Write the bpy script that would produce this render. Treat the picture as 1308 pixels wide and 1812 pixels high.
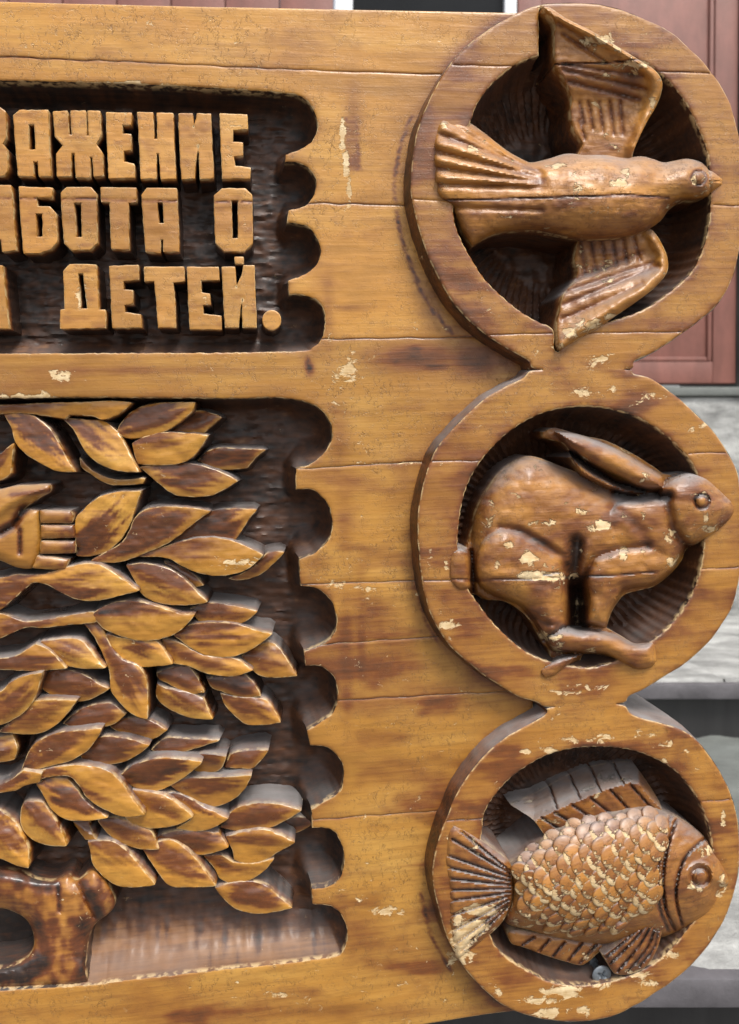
import bpy, math, random
import numpy as np
from mathutils import Matrix, Vector
from mathutils.geometry import delaunay_2d_cdt

for o in list(bpy.data.objects):
    bpy.data.objects.remove(o)
scene = bpy.context.scene
COL = scene.collection
PI = math.pi
rad = math.radians

# ------------------------------------------------------------------ camera
S = 0.1                       # metres per ring radius
FPX = 1420.0                  # focal length in photograph pixels
PR = 290.0                    # one ring radius in (nominal) pixels: depths are given in these
AX, AY, AZ = rad(5.36309322), rad(-7.47388471), rad(-2.59988013)
CC = np.array([-1.87047768, 1.35452788, -4.45884362])      # camera in board frame (u right, v down, n into the board)


def _rot(a, b, c):
    ca, sa, cb, sb, cc, sc = math.cos(a), math.sin(a), math.cos(b), math.sin(b), math.cos(c), math.sin(c)
    return (np.array([[cc, -sc, 0], [sc, cc, 0], [0, 0, 1]]) @ np.array([[cb, 0, sb], [0, 1, 0], [-sb, 0, cb]])
            @ np.array([[1, 0, 0], [0, ca, -sa], [0, sa, ca]]))


RM = _rot(AX, AY, AZ)
cam = bpy.data.cameras.new('camera')
camo = bpy.data.objects.new('camera', cam)
COL.objects.link(camo)


def w3(u, v, n):
    return Vector((u * S, n * S, -v * S))


xa, ya, za = [Vector((r[0], r[2], -r[1])) for r in RM]
m4 = Matrix((xa, -ya, -za)).transposed().to_4x4()
m4.translation = w3(*CC)
camo.matrix_world = m4
cam.sensor_fit = 'VERTICAL'
cam.sensor_height = 36.0
cam.lens = FPX / 1812 * 36.0
cam.clip_start = 0.01
cam.clip_end = 500
cam.dof.use_dof = True
cam.dof.focus_distance = 0.452
cam.dof.aperture_fstop = 13.0
scene.camera = camo

# ------------------------------------------------------------------ daylight
SUN_EL, SUN_AZ = 58, 26        # degrees; azimuth to the right of straight behind the camera
world = bpy.data.worlds.new('World')
scene.world = world
world.use_nodes = True
wn = world.node_tree
bg = wn.nodes['Background']
sky = wn.nodes.new('ShaderNodeTexSky')
sky.sky_type = 'NISHITA'
sky.sun_disc = False
sky.sun_elevation = rad(SUN_EL)
sky.sun_rotation = rad(180 - SUN_AZ)
sky.air_density = 1.0
sky.dust_density = 4.0
sky.ozone_density = 1.0
hs = wn.nodes.new('ShaderNodeHueSaturation')
hs.inputs['Saturation'].default_value = 0.3
wn.links.new(sky.outputs[0], hs.inputs['Color'])
wn.links.new(hs.outputs[0], bg.inputs[0])
bg.inputs[1].default_value = 0.11
sl = bpy.data.lights.new('sun', 'SUN')
sl.energy = 1.5
sl.angle = rad(20)
sl.color = (1.0, 0.96, 0.9)
so = bpy.data.objects.new('sun', sl)
COL.objects.link(so)
dv = Vector((math.sin(rad(SUN_AZ)) * math.cos(rad(SUN_EL)), -math.cos(rad(SUN_AZ)) * math.cos(rad(SUN_EL)), math.sin(rad(SUN_EL))))
so.rotation_euler = dv.to_track_quat('Z', 'Y').to_euler()
so.location = (0.5, -1.5, 2)
scene.view_settings.view_transform = 'Standard'
scene.view_settings.look = 'None'
scene.view_settings.gamma = 1
scene.view_settings.exposure = 1.02

# ------------------------------------------------------------------ projection between photograph and board planes


def px2uv(P, n):
    """photograph pixels -> (u, v) on the board-parallel plane n (in pixels of depth)"""
    P = np.asarray(P, float).reshape(-1, 2)
    rays = np.c_[(P[:, 0] - 654) / FPX, (P[:, 1] - 906) / FPX, np.ones(len(P))]
    d = rays @ RM
    s = (n / PR - CC[2]) / d[:, 2]
    return CC[:2] + d[:, :2] * s[:, None]


def uv2px(Q, n):
    Q = np.asarray(Q, float).reshape(-1, 2)
    X = np.c_[Q, np.full(len(Q), n / PR)] - CC
    c = X @ RM.T
    return np.c_[654 + FPX * c[:, 0] / c[:, 2], 906 + FPX * c[:, 1] / c[:, 2]]


def to_world(P, n, nref):
    q = px2uv(P, nref)
    return np.c_[q[:, 0] * S, np.asarray(n) / PR * S, -q[:, 1] * S]


# ------------------------------------------------------------------ small numeric helpers
def vnoise(x, y, seed=0):
    x = np.asarray(x, float); y = np.asarray(y, float)
    xi = np.floor(x).astype(np.int64); yi = np.floor(y).astype(np.int64)
    fx = x - xi; fy = y - yi
    fx = fx * fx * (3 - 2 * fx); fy = fy * fy * (3 - 2 * fy)

    def h(a, b):
        k = (a * 374761393 + b * 668265263 + seed * 974634777) & 0xffffffff
        k = ((k ^ (k >> 13)) * 1274126177) & 0xffffffff
        return ((k ^ (k >> 16)) & 0xffff) / 65535.0
    return (h(xi, yi) * (1 - fx) + h(xi + 1, yi) * fx) * (1 - fy) + (h(xi, yi + 1) * (1 - fx) + h(xi + 1, yi + 1) * fx) * fy


def fbm(x, y, seed=0, o=3):
    t = 0; a = .5
    for i in range(o):
        t = t + a * vnoise(x * 2 ** i, y * 2 ** i, seed + i * 17); a *= .5
    return t / (1 - .5 ** o)


def gouge(x, y, seed=0):
    """overlapping gouge cuts: 0 in the middle of a cut, up to about 1 on the ridges between"""
    x = np.asarray(x, float); y = np.asarray(y, float)
    xi = np.floor(x); yi = np.floor(y); best = np.full(x.shape, 9.0)
    for a in (-1, 0, 1):
        for b in (-1, 0, 1):
            cx = xi + a; cy = yi + b
            sx = cx + .15 + .7 * vnoise(cx * 1.0, cy * 1.0, seed); sy = cy + .15 + .7 * vnoise(cx * 1.0, cy * 1.0, seed + 91)
            np.minimum(best, (x - sx) ** 2 + (y - sy) ** 2, out=best)
    return np.clip(best, 0, 1.2)


def sstep(a, b, x):
    t = np.clip((x - a) / (b - a), 0, 1)
    return t * t * (3 - 2 * t)


def segdist(P, A, B):
    """min distance of points P to the segments A-B"""
    P = np.asarray(P, float); out = np.full(len(P), 1e9)
    for a, b in zip(A, B):
        e = b - a; L = max(e @ e, 1e-12)
        t = np.clip(((P - a) @ e) / L, 0, 1)
        q = P - a - t[:, None] * e
        np.minimum(out, np.einsum('ij,ij->i', q, q), out=out)
    return np.sqrt(out)


def linedist(P, pts):
    pts = np.asarray(pts, float)
    return segdist(P, pts[:-1], pts[1:])


def inside(P, poly):
    P = np.asarray(P, float); c = np.zeros(len(P), bool)
    A = poly; B = np.roll(poly, -1, 0)
    for a, b in zip(A, B):
        if a[1] == b[1]:
            continue
        m = (a[1] > P[:, 1]) != (b[1] > P[:, 1])
        c ^= m & (P[:, 0] < (b[0] - a[0]) * (P[:, 1] - a[1]) / (b[1] - a[1]) + a[0])
    return c


def sdf(P, poly):
    d = segdist(P, poly, np.roll(poly, -1, 0))
    return np.where(inside(P, poly), d, -d)


def smooth(pts, sp=4.0, closed=True, corner=55, straight=False):
    """Catmull-Rom through pts, kept sharp at strong turns, resampled about every sp"""
    P = np.asarray(pts, float); n = len(P); out = []
    cs = []
    for i in range(n):
        a = P[i] - P[i - 1]; b = P[(i + 1) % n] - P[i]
        ang = abs(math.degrees(math.atan2(a[0] * b[1] - a[1] * b[0], a @ b)))
        cs.append(straight or ang > corner or (not closed and i in (0, n - 1)))
    for i in range(n if closed else n - 1):
        p1, p2 = P[i], P[(i + 1) % n]
        p0 = P[i - 1] if not cs[i] else p1 - (p2 - p1) * .6
        p3 = P[(i + 2) % n] if not cs[(i + 1) % n] else p2 + (p2 - p1) * .6
        k = max(1, int(round(np.linalg.norm(p2 - p1) / sp)))
        for j in range(k):
            t = j / k
            if straight:
                out.append(p1 + (p2 - p1) * t)
            else:
                out.append(.5 * (2 * p1 + (p2 - p0) * t + (2 * p0 - 5 * p1 + 4 * p2 - p3) * t * t + (3 * p1 - p0 - 3 * p2 + p3) * t ** 3))
    if not closed:
        out.append(P[-1])
    return np.array(out)


def bnormals(L):
    """inward normals of a closed loop"""
    a = L - np.roll(L, 1, 0); b = np.roll(L, -1, 0) - L
    t = a / (np.linalg.norm(a, axis=1, keepdims=True) + 1e-9) + b / (np.linalg.norm(b, axis=1, keepdims=True) + 1e-9)
    t /= (np.linalg.norm(t, axis=1, keepdims=True) + 1e-9)
    x, y = L[:, 0], L[:, 1]
    ar = (x * np.roll(y, -1) - np.roll(x, -1) * y).sum()
    nn = np.c_[-t[:, 1], t[:, 0]]
    return nn if ar > 0 else -nn


def region(outline, holes=(), sp=5.0, offs=(1.5, 4.0), lines=(), pts=()):
    """triangulated area; returns vertices (px), triangles, distance to the outline"""
    loops = [outline] + list(holes)
    A = np.vstack(loops); B = np.vstack([np.roll(l, -1, 0) for l in loops])
    lo = A.min(0); hi = A.max(0)
    cand = []
    for l in loops:
        nn = bnormals(l) * (1 if l is outline else -1)
        for o in offs:
            st = max(1, int(o / 6))
            q = (l + nn * o)[::st]
            d = segdist(q, A, B)
            cand.append(q[d > .8 * o])
    gx = np.arange(lo[0], hi[0] + sp, sp); gy = np.arange(lo[1], hi[1] + sp, sp * .866)
    G = np.array([(x + (sp * .5 if j % 2 else 0), y) for j, y in enumerate(gy) for x in gx])
    G = G + (np.random.RandomState(len(G)).rand(len(G), 2) - .5) * sp * .25
    G = G[inside(G, outline)]
    for h in holes:
        G = G[~inside(G, h)]
    d = segdist(G, A, B)
    cand.append(G[d > max(offs) + .45 * sp])
    C = np.vstack(cand)
    ok = inside(C, outline)
    for h in holes:
        ok &= ~inside(C, h)
    C = C[ok]
    if len(pts):
        C = np.vstack([C, pts])
    V = [tuple(p) for p in A]; E = []; k = 0
    for l in loops:
        m = len(l); E += [(k + i, k + (i + 1) % m) for i in range(m)]; k += m
    for ln in lines:
        b = len(V); V += [tuple(p) for p in ln]; E += [(b + i, b + i + 1) for i in range(len(ln) - 1)]
    V += [tuple(p) for p in C]
    r = delaunay_2d_cdt([Vector(p) for p in V], E, [], 0, 1e-4)
    P = np.array([(v.x, v.y) for v in r[0]]); T = np.array([f for f in r[2] if len(f) == 3])
    c = P[T].mean(1); ok = inside(c, outline)
    for h in holes:
        ok &= ~inside(c, h)
    T = T[ok]
    used = np.unique(T); mp = -np.ones(len(P), int); mp[used] = np.arange(len(used))
    P = P[used]; T = mp[T]
    return P, T, segdist(P, A, B)


def components(T, n):
    lab = np.arange(n)
    while True:
        m = lab[T].min(1); new = lab.copy()
        for c in range(3):
            np.minimum.at(new, T[:, c], m)
        new = new[new]
        if (new == lab).all():
            break
        lab = new
    tl = lab[T[:, 0]]
    return [np.where(tl == k)[0] for k in np.unique(tl)]


def bedges(T):
    E = np.vstack([T[:, [0, 1]], T[:, [1, 2]], T[:, [2, 0]]])
    key = np.sort(E, 1); _, inv, cnt = np.unique(key, axis=0, return_inverse=True, return_counts=True)
    return E[cnt[inv.ravel()] == 1]


def link(name, me, mat, parent=None):
    o = bpy.data.objects.new(name, me); COL.objects.link(o)
    if mat:
        me.materials.append(mat)
    o.parent = parent
    return o


def mk(name, V, F, mat, parent=None, wear=None, sharp=38):
    me = bpy.data.meshes.new(name)
    me.from_pydata([tuple(v) for v in V], [], [tuple(int(i) for i in f) for f in F])
    if wear is not None:
        a = me.attributes.new('wear', 'FLOAT_COLOR', 'POINT')
        a.data.foreach_set('color', np.clip(np.asarray(wear, np.float32), 0, 4).ravel())
    me.polygons.foreach_set('use_smooth', [True] * len(me.polygons))
    me.set_sharp_from_angle(angle=rad(sharp))
    me.update()
    return link(name, me, mat, parent)


def wearcol(n, stain, edge, chip):
    w = np.zeros((n, 4), np.float32); w[:, 3] = 1
    w[:, 0] = stain; w[:, 1] = edge; w[:, 2] = chip
    return w


# places where the varnish has flaked down to the pale ground: x, y, radius x, radius y, strength (photograph pixels)
FLAKES = [
    (985, 295, 18, 9, 1), (1095, 324, 16, 8, 1), (1107, 303, 10, 6, .9), (1060, 70, 60, 14, .75), (1130, 115, 25, 8, .8), (1155, 185, 8, 25, .9), (835, 262, 14, 8, .9), (812, 292, 10, 6, .7), (785, 222, 8, 10, .8),
    (1040, 575, 40, 14, .9), (1085, 560, 25, 8, .9), (1010, 590, 14, 14, .9), (1020, 470, 25, 7, .6), (880, 545, 20, 14, .65), (860, 505, 14, 20, .6), (1060, 640, 40, 18, .7), (1160, 610, 26, 8, .5), (985, 610, 20, 10, .6),
    (615, 655, 26, 26, .85), (625, 625, 12, 14, .7), (585, 600, 14, 10, .6), (738, 575, 30, 12, .6), (785, 580, 10, 10, .6), (606, 240, 5, 34, 1.25), (612, 290, 5, 30, 1.25), (618, 335, 5, 28, 1.25), (485, 660, 12, 12, .6), (120, 662, 40, 16, .6), (60, 703, 60, 6, .9), (215, 147, 28, 4, 1), (230, 5, 12, 6, .8),
    (650, 800, 16, 6, .6), (645, 915, 12, 8, .6), (600, 1030, 40, 10, .55), (640, 1040, 30, 10, .6), (575, 990, 10, 10, .6), (690, 820, 80, 4, .7),
    (1030, 695, 30, 10, .75), (1085, 685, 14, 12, .8), (1240, 752, 12, 12, .8), (1225, 760, 10, 10, .7), (1160, 700, 40, 14, .55), (790, 1105, 22, 14, 1), (795, 1128, 12, 8, .8), (787, 980, 6, 18, .6),
    (965, 925, 30, 9, 1), (1065, 932, 18, 10, .95), (900, 963, 16, 9, 1), (935, 985, 22, 16, .95), (880, 1000, 8, 10, .8), (955, 1020, 45, 7, 1.1), (1105, 980, 10, 20, .85), (1150, 975, 20, 8, .9), (1160, 1000, 8, 8, .8), (1190, 995, 14, 12, .9), (1185, 950, 12, 20, .85), (1250, 915, 6, 14, .9), (1050, 1215, 60, 8, .6), (1000, 1225, 40, 6, .7), (880, 940, 30, 40, .45), (1000, 905, 60, 10, .6), (790, 1000, 6, 12, .9), (1255, 870, 18, 6, .7),
    (930, 1330, 12, 7, 1), (975, 1328, 20, 8, 1), (1070, 1305, 18, 8, .9), (1180, 1315, 14, 9, .9), (1215, 1330, 9, 9, .9), (1235, 1360, 9, 10, .8), (1280, 1450, 5, 24, .9), (880, 1390, 20, 14, .55), (1140, 1300, 30, 14, .55), (1020, 1310, 120, 12, .45), (1176, 1345, 10, 6, .8),
    (1000, 1755, 45, 14, 1.05), (955, 1770, 60, 8, .95), (965, 1795, 35, 12, .9), (1060, 1745, 30, 10, .9), (1130, 1725, 30, 10, .7), (1190, 1690, 16, 10, .9), (1150, 1740, 20, 8, .8), (870, 1740, 40, 14, .6), (880, 1755, 12, 10, .7), (1020, 1790, 50, 12, .65), (1250, 1660, 20, 10, .5),
    (815, 1665, 18, 46, 1.1), (850, 1610, 45, 14, .95), (835, 1640, 40, 16, .95), (840, 1490, 10, 18, .7), (805, 1480, 20, 8, .6), (800, 1690, 14, 20, .9), (1280, 1560, 10, 16, 1), (1239, 1552, 5, 5, 1.2), (1224, 1570, 8, 7, 1.1), (1195, 1440, 12, 8, .8), (1255, 1500, 8, 14, .7), (1275, 1582, 14, 6, .9), (1235, 1575, 10, 7, .9), (1265, 1530, 6, 10, .7), (1205, 1480, 10, 20, .7), (1100, 1380, 16, 5, .7),
    (660, 1595, 30, 20, .55), (685, 1612, 40, 12, .85), (640, 1590, 16, 10, .7), (700, 1555, 10, 10, .6), (650, 1525, 8, 8, .7), (440, 1737, 60, 4, .7), (520, 1762, 40, 4, .7), (160, 545, 12, 30, 0), (60, 1375, 30, 10, 0), (415, 995, 50, 10, .75), (380, 1000, 30, 8, .6),
    (145, 525, 9, 22, 1.0), (295, 440, 6, 12, .7), (30, 708, 30, 5, .8),
]
FL = np.array(FLAKES, float)


def chipfield(P):
    P = np.asarray(P, float); out = np.zeros(len(P))
    for x, y, rx, ry, s in FL:
        out = np.maximum(out, s * np.exp(-(((P[:, 0] - x) / rx) ** 2 + ((P[:, 1] - y) / ry) ** 2) * .8))
    return out


def relief(name, P, T, d, n, nref, mat, parent, nbot=None, draft=3.0, levels=3, stain=0.0, wallstain_shade=.8, edgew=3.0, chip=None, sharp=38, seed=0, wob=1.0, seen=False):
    """a carved piece: front surface n(px) with side walls down to nbot"""
    N = len(P); n = np.asarray(n, float) * np.ones(N)
    Vw = to_world(P, n, n if seen else nref)          # seen: the outline was traced where it shows at its own depth
    stain = np.asarray(stain, float) * np.ones(N)
    edge = np.exp(-d / edgew)
    ch = chipfield(P) if chip is None else chip
    if mat is M_ANIMAL:
        ch = np.maximum(ch, .14 + .36 * sstep(.5, .8, fbm(P[:, 0] / 30, P[:, 1] / 24, 987)))
    a, b, c = Vw[T[:, 0]], Vw[T[:, 1]], Vw[T[:, 2]]
    fl = np.cross(b - a, c - a)[:, 1] > 0
    T = T.copy(); T[fl] = T[fl][:, ::-1]
    F = [tuple(t) for t in T]
    V = [Vw]; W = [wearcol(N, stain, edge, ch)]
    if nbot is not None:
        E = bedges(T)
        dirs = P[E[:, 1]] - P[E[:, 0]]; dirs /= (np.linalg.norm(dirs, axis=1, keepdims=True) + 1e-9)
        cen = np.zeros(N); mid = (P[E[:, 0]] + P[E[:, 1]]) / 2
        nrm = np.c_[dirs[:, 1], -dirs[:, 0]]
        # triangles wound to face -Y: interior lies on a fixed side of each directed edge
        opp = {}
        for t in T:
            for i in range(3):
                opp[(t[i], t[(i + 1) % 3])] = t[(i + 2) % 3]
        op = np.array([opp[(e[0], e[1])] for e in E])
        sgn = np.sign(((P[op] - mid) * nrm).sum(1)); nrm = -nrm * sgn[:, None]
        acc = np.zeros((N, 2)); np.add.at(acc, E[:, 0], nrm); np.add.at(acc, E[:, 1], nrm)
        bi = np.unique(E); acc = acc[bi] / (np.linalg.norm(acc[bi], axis=1, keepdims=True) + 1e-9)
        idx = -np.ones(N, int); idx[bi] = np.arange(len(bi)); m = len(bi)
        prev = bi; base = N
        for L in range(1, levels + 1):
            t = L / levels
            q = P[bi] + acc * (draft * t + wob * (vnoise(P[bi, 0] / 9, P[bi, 1] / 9 + L * 3, seed + 5) - .5) * (L < levels) * 1.6)[:, None]
            nb = n[bi] * (1 - t) + nbot * t
            V.append(to_world(q, nb, n[bi] if seen else nref))
            W.append(wearcol(m, np.full(m, wallstain_shade), np.full(m, 0.25 if L == 1 else 0.0) * 0, ch[bi] * (.5 if L == 1 else 0)))  # walls carry dark stain with crevice shade painted in
            cur = base + np.arange(m)
            for e in E:
                i, j = idx[e[0]], idx[e[1]]
                F.append((prev[j], prev[i], cur[i], cur[j]))
            prev = cur; base += m
    return mk(name, np.vstack(V), F, mat, parent, np.vstack(W), sharp)


# ------------------------------------------------------------------ materials
def nodes_of(name):
    m = bpy.data.materials.new(name); m.use_nodes = True
    nt = m.node_tree; b = nt.nodes['Principled BSDF']
    return m, nt, b


def nd(nt, typ, **kw):
    n = nt.nodes.new(typ)
    for k, v in kw.items():
        if k.startswith('i_'):
            n.inputs[k[2:].replace('_', ' ')].default_value = v
        else:
            setattr(n, k, v)
    return n


def mth(nt, op, a, b=None, c=None, clamp=False):
    n = nt.nodes.new('ShaderNodeMath'); n.operation = op; n.use_clamp = clamp
    for i, x in enumerate((a, b, c)):
        if x is None:
            continue
        if isinstance(x, (int, float)):
            n.inputs[i].default_value = x
        else:
            nt.links.new(x, n.inputs[i])
    return n.outputs[0]


def mixc(nt, f, a, b, mode='MIX'):
    n = nt.nodes.new('ShaderNodeMix'); n.data_type = 'RGBA'; n.blend_type = mode
    for sock, x in ((n.inputs['Factor'], f), (n.inputs['A'], a), (n.inputs['B'], b)):
        if isinstance(x, (int, float)):
            sock.default_value = x
        elif isinstance(x, tuple):
            sock.default_value = (*x, 1)
        else:
            nt.links.new(x, sock)
    return n.outputs['Result']


def ramp(nt, fac, stops, interp='LINEAR'):
    n = nt.nodes.new('ShaderNodeValToRGB'); cr = n.color_ramp; cr.interpolation = interp
    while len(cr.elements) < len(stops):
        cr.elements.new(.5)
    for e, (p, c) in zip(cr.elements, stops):
        e.position = p; e.color = (*c, 1) if isinstance(c, tuple) else (c, c, c, 1)
    nt.links.new(fac, n.inputs[0])
    return n.outputs[0]


def noise(nt, co, scale, detail=4, rough=.55, stretch=None, dist=0.0):
    if stretch:
        mp = nd(nt, 'ShaderNodeMapping'); mp.inputs['Scale'].default_value = stretch
        nt.links.new(co, mp.inputs['Vector']); co = mp.outputs[0]
    n = nd(nt, 'ShaderNodeTexNoise'); n.inputs['Scale'].default_value = scale; n.inputs['Detail'].default_value = detail
    n.inputs['Roughness'].default_value = rough; n.inputs['Distortion'].default_value = dist
    nt.links.new(co, n.inputs['Vector'])
    return n.outputs[0]


def wood_material(name, honey=(.44, .202, .033), light=(.56, .305, .068), brown=(.165, .052, .012), dark=(.024, .012, .008), rough=.36, crack=1.0, flake=1.0, usemul=1.0, bump=.5, dust_sheen=.75, coat=.12):
    m, nt, b = nodes_of(name)
    tc = nd(nt, 'ShaderNodeTexCoord'); co = tc.outputs['Object']
    at = nd(nt, 'ShaderNodeAttribute', attribute_name='wear')
    sep = nd(nt, 'ShaderNodeSeparateColor'); nt.links.new(at.outputs['Color'], sep.inputs[0])
    stain, edge, chip = sep.outputs[0], sep.outputs[1], sep.outputs[2]
    oi = nd(nt, 'ShaderNodeObjectInfo')
    off = nd(nt, 'ShaderNodeVectorMath', operation='MULTIPLY_ADD')
    off.inputs[1].default_value = (1, 1, 1)
    nt.links.new(co, off.inputs[0])
    cmb = nd(nt, 'ShaderNodeCombineXYZ')
    nt.links.new(mth(nt, 'MULTIPLY', oi.outputs['Random'], 7.3), cmb.inputs[0]); nt.links.new(mth(nt, 'MULTIPLY', oi.outputs['Random'], 3.1), cmb.inputs[2])
    nt.links.new(cmb.outputs[0], off.inputs[2])
    cr = off.outputs[0]                                            # own piece of timber: shifted per object
    grain = noise(nt, cr, 60, 4, .6, (0.10, 1, 1), .25)            # long fibres along x
    fine = noise(nt, cr, 420, 3, .6, (0.06, 1, 1), .1)
    blot = noise(nt, co, 14, 3, .6)
    blot2 = noise(nt, co, 38, 4, .62, (.6, 1, 1))
    mott = noise(nt, co, 200, 2, .6)
    f = mth(nt, 'ADD', mth(nt, 'MULTIPLY', grain, .55), mth(nt, 'MULTIPLY', blot, .45))
    basec = ramp(nt, f, [(.30, tuple(x * .66 for x in honey)), (.45, honey), (.68, light)])
    tint = mth(nt, 'ADD', mth(nt, 'MULTIPLY', oi.outputs['Random'], .26), .82)
    basec = mixc(nt, 1.0, basec, nd_gray(nt, tint), 'MULTIPLY')
    basec = mixc(nt, mth(nt, 'MULTIPLY', ramp(nt, fine, [(.50, 0.0), (.66, 1.0)]), .27), basec, tuple(x * .48 for x in honey))
    # smoky brown staining rubbed into the wood, patchy
    pat = ramp(nt, mth(nt, 'ADD', mth(nt, 'MULTIPLY', blot2, .6), mth(nt, 'MULTIPLY', grain, .4)), [(.50, 0.0), (.72, 1.0)])
    st = mth(nt, 'ADD', stain, mth(nt, 'MULTIPLY', pat, .40 * usemul), clamp=True)
    st = mth(nt, 'ADD', st, mth(nt, 'MULTIPLY', mth(nt, 'SUBTRACT', mott, .5), mth(nt, 'MULTIPLY', stain, .35)), clamp=True)
    st = mth(nt, 'ADD', st, mth(nt, 'MULTIPLY', mth(nt, 'SUBTRACT', fine, .5), mth(nt, 'MULTIPLY', mth(nt, 'ADD', stain, .12), .9)), clamp=True)
    brc = mixc(nt, grain, tuple(x * .75 for x in brown), tuple(x * 1.35 for x in brown))
    c1 = mixc(nt, ramp(nt, st, [(0.0, 0.0), (.5, 1.0)]), basec, brc)
    col = mixc(nt, ramp(nt, st, [(.48, 0.0), (.95, 1.0)]), c1, mixc(nt, mott, tuple(x * .6 for x in dark), tuple(x * 1.5 for x in dark)))
    # hairline craze of the varnish
    cn = noise(nt, co, 210, 3, .55, (1.5, 1, .8), .5)
    cn2 = noise(nt, co, 330, 2, .5, (.8, 1, 1.3), .3)
    l1 = ramp(nt, mth(nt, 'ABSOLUTE', mth(nt, 'SUBTRACT', cn, .5)), [(0.0, 1.0), (.020, 0.0)])
    l2 = ramp(nt, mth(nt, 'ABSOLUTE', mth(nt, 'SUBTRACT', cn2, .5)), [(0.0, .7), (.016, 0.0)])
    line = mth(nt, 'MULTIPLY', mth(nt, 'MAXIMUM', l1, l2), ramp(nt, mott, [(.42, 0.0), (.56, 1.0)]))
    crm = ramp(nt, blot, [(.38, 0.10), (.58, 1.0)])
    crz = mth(nt, 'MULTIPLY', mth(nt, 'MULTIPLY', line, crm), mth(nt, 'SUBTRACT', 1.0, st, clamp=True))
    col = mixc(nt, mth(nt, 'MULTIPLY', crz, .7 * crack), col, tuple(x * .25 for x in honey))
    col = mixc(nt, mth(nt, 'MULTIPLY', ramp(nt, mth(nt, 'ADD', mth(nt, 'MULTIPLY', cn2, .6), mth(nt, 'MULTIPLY', mott, .4)), [(.52, 0.0), (.70, 1.0)]), .13), col, tuple(x * .5 for x in honey))
    # worn arrises, pale
    en = ramp(nt, mott, [(.44, 0.0), (.58, 1.0)])
    ew = mth(nt, 'MULTIPLY', mth(nt, 'MULTIPLY', ramp(nt, edge, [(.50, 0.0), (.88, 1.0)]), en), .9)
    col = mixc(nt, ew, col, (.60, .42, .20))
    # flaked varnish: pale ground
    fl1 = noise(nt, co, 190, 4, .68, (.75, 1, 1.1), .6)
    fl2 = blot2
    fv = mth(nt, 'ADD', mth(nt, 'MULTIPLY', fl1, .75), mth(nt, 'MULTIPLY', fl2, .45))
    thr = mth(nt, 'SUBTRACT', .80 + (1 - flake) * .5, mth(nt, 'MULTIPLY', chip, .34))
    fm = mth(nt, 'MULTIPLY', mth(nt, 'SUBTRACT', fv, thr), 22.0, clamp=True)
    scr = mth(nt, 'MULTIPLY', ramp(nt, fl1, [(.665, 0.0), (.70, 1.0)]), ramp(nt, blot, [(.47, 0.0), (.58, 1.0)]))     # small stray nicks
    fm = mth(nt, 'MAXIMUM', fm, mth(nt, 'MULTIPLY', scr, .8 * min(1.0, flake)))
    col = mixc(nt, fm, col, mixc(nt, ramp(nt, mth(nt, 'ADD', mth(nt, 'MULTIPLY', fine, .5), mth(nt, 'MULTIPLY', mott, .5)), [(.35, 0.0), (.65, 1.0)]), (.46, .29, .12), (.72, .56, .33)))
    # dusty grey on ledges that face up, also painting in the sky's sheen
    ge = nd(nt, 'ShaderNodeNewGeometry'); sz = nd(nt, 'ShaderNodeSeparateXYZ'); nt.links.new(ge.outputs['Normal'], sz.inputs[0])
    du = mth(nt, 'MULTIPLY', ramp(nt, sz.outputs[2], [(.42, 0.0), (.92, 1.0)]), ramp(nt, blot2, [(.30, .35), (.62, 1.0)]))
    du = mth(nt, 'MULTIPLY', du, dust_sheen)
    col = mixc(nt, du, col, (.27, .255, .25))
    nt.links.new(col, b.inputs['Base Color'])
    rr = mth(nt, 'ADD', mth(nt, 'ADD', mth(nt, 'MULTIPLY', mott, .10), mth(nt, 'MULTIPLY', mth(nt, 'SUBTRACT', blot2, .3), .42)), mth(nt, 'MULTIPLY', fm, .3))
    rr = mth(nt, 'ADD', mth(nt, 'ADD', rr, mth(nt, 'MULTIPLY', du, .15)), rough - .09)
    nt.links.new(rr, b.inputs['Roughness'])
    b.inputs['IOR'].default_value = 1.48
    b.inputs['Specular IOR Level'].default_value = .5
    b.inputs['Coat Weight'].default_value = coat
    b.inputs['Coat Roughness'].default_value = 0.2
    # relief of grain, craze, flakes
    h = mth(nt, 'ADD', mth(nt, 'MULTIPLY', grain, .35), mth(nt, 'MULTIPLY', fine, .40))
    h = mth(nt, 'ADD', h, mth(nt, 'MULTIPLY', blot2, .45))
    h = mth(nt, 'ADD', h, mth(nt, 'MULTIPLY', mott, .30))
    h = mth(nt, 'SUBTRACT', h, mth(nt, 'MULTIPLY', crz, .45 * crack))
    h = mth(nt, 'SUBTRACT', h, mth(nt, 'MULTIPLY', fm, .9))
    bp = nd(nt, 'ShaderNodeBump'); bp.inputs['Strength'].default_value = bump; bp.inputs['Distance'].default_value = .0011
    nt.links.new(h, bp.inputs['Height']); nt.links.new(bp.outputs[0], b.inputs['Normal'])
    return m


def nd_gray(nt, sock):
    c = nd(nt, 'ShaderNodeCombineColor')
    for i in range(3):
        nt.links.new(sock, c.inputs[i])
    return c.outputs[0]


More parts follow.
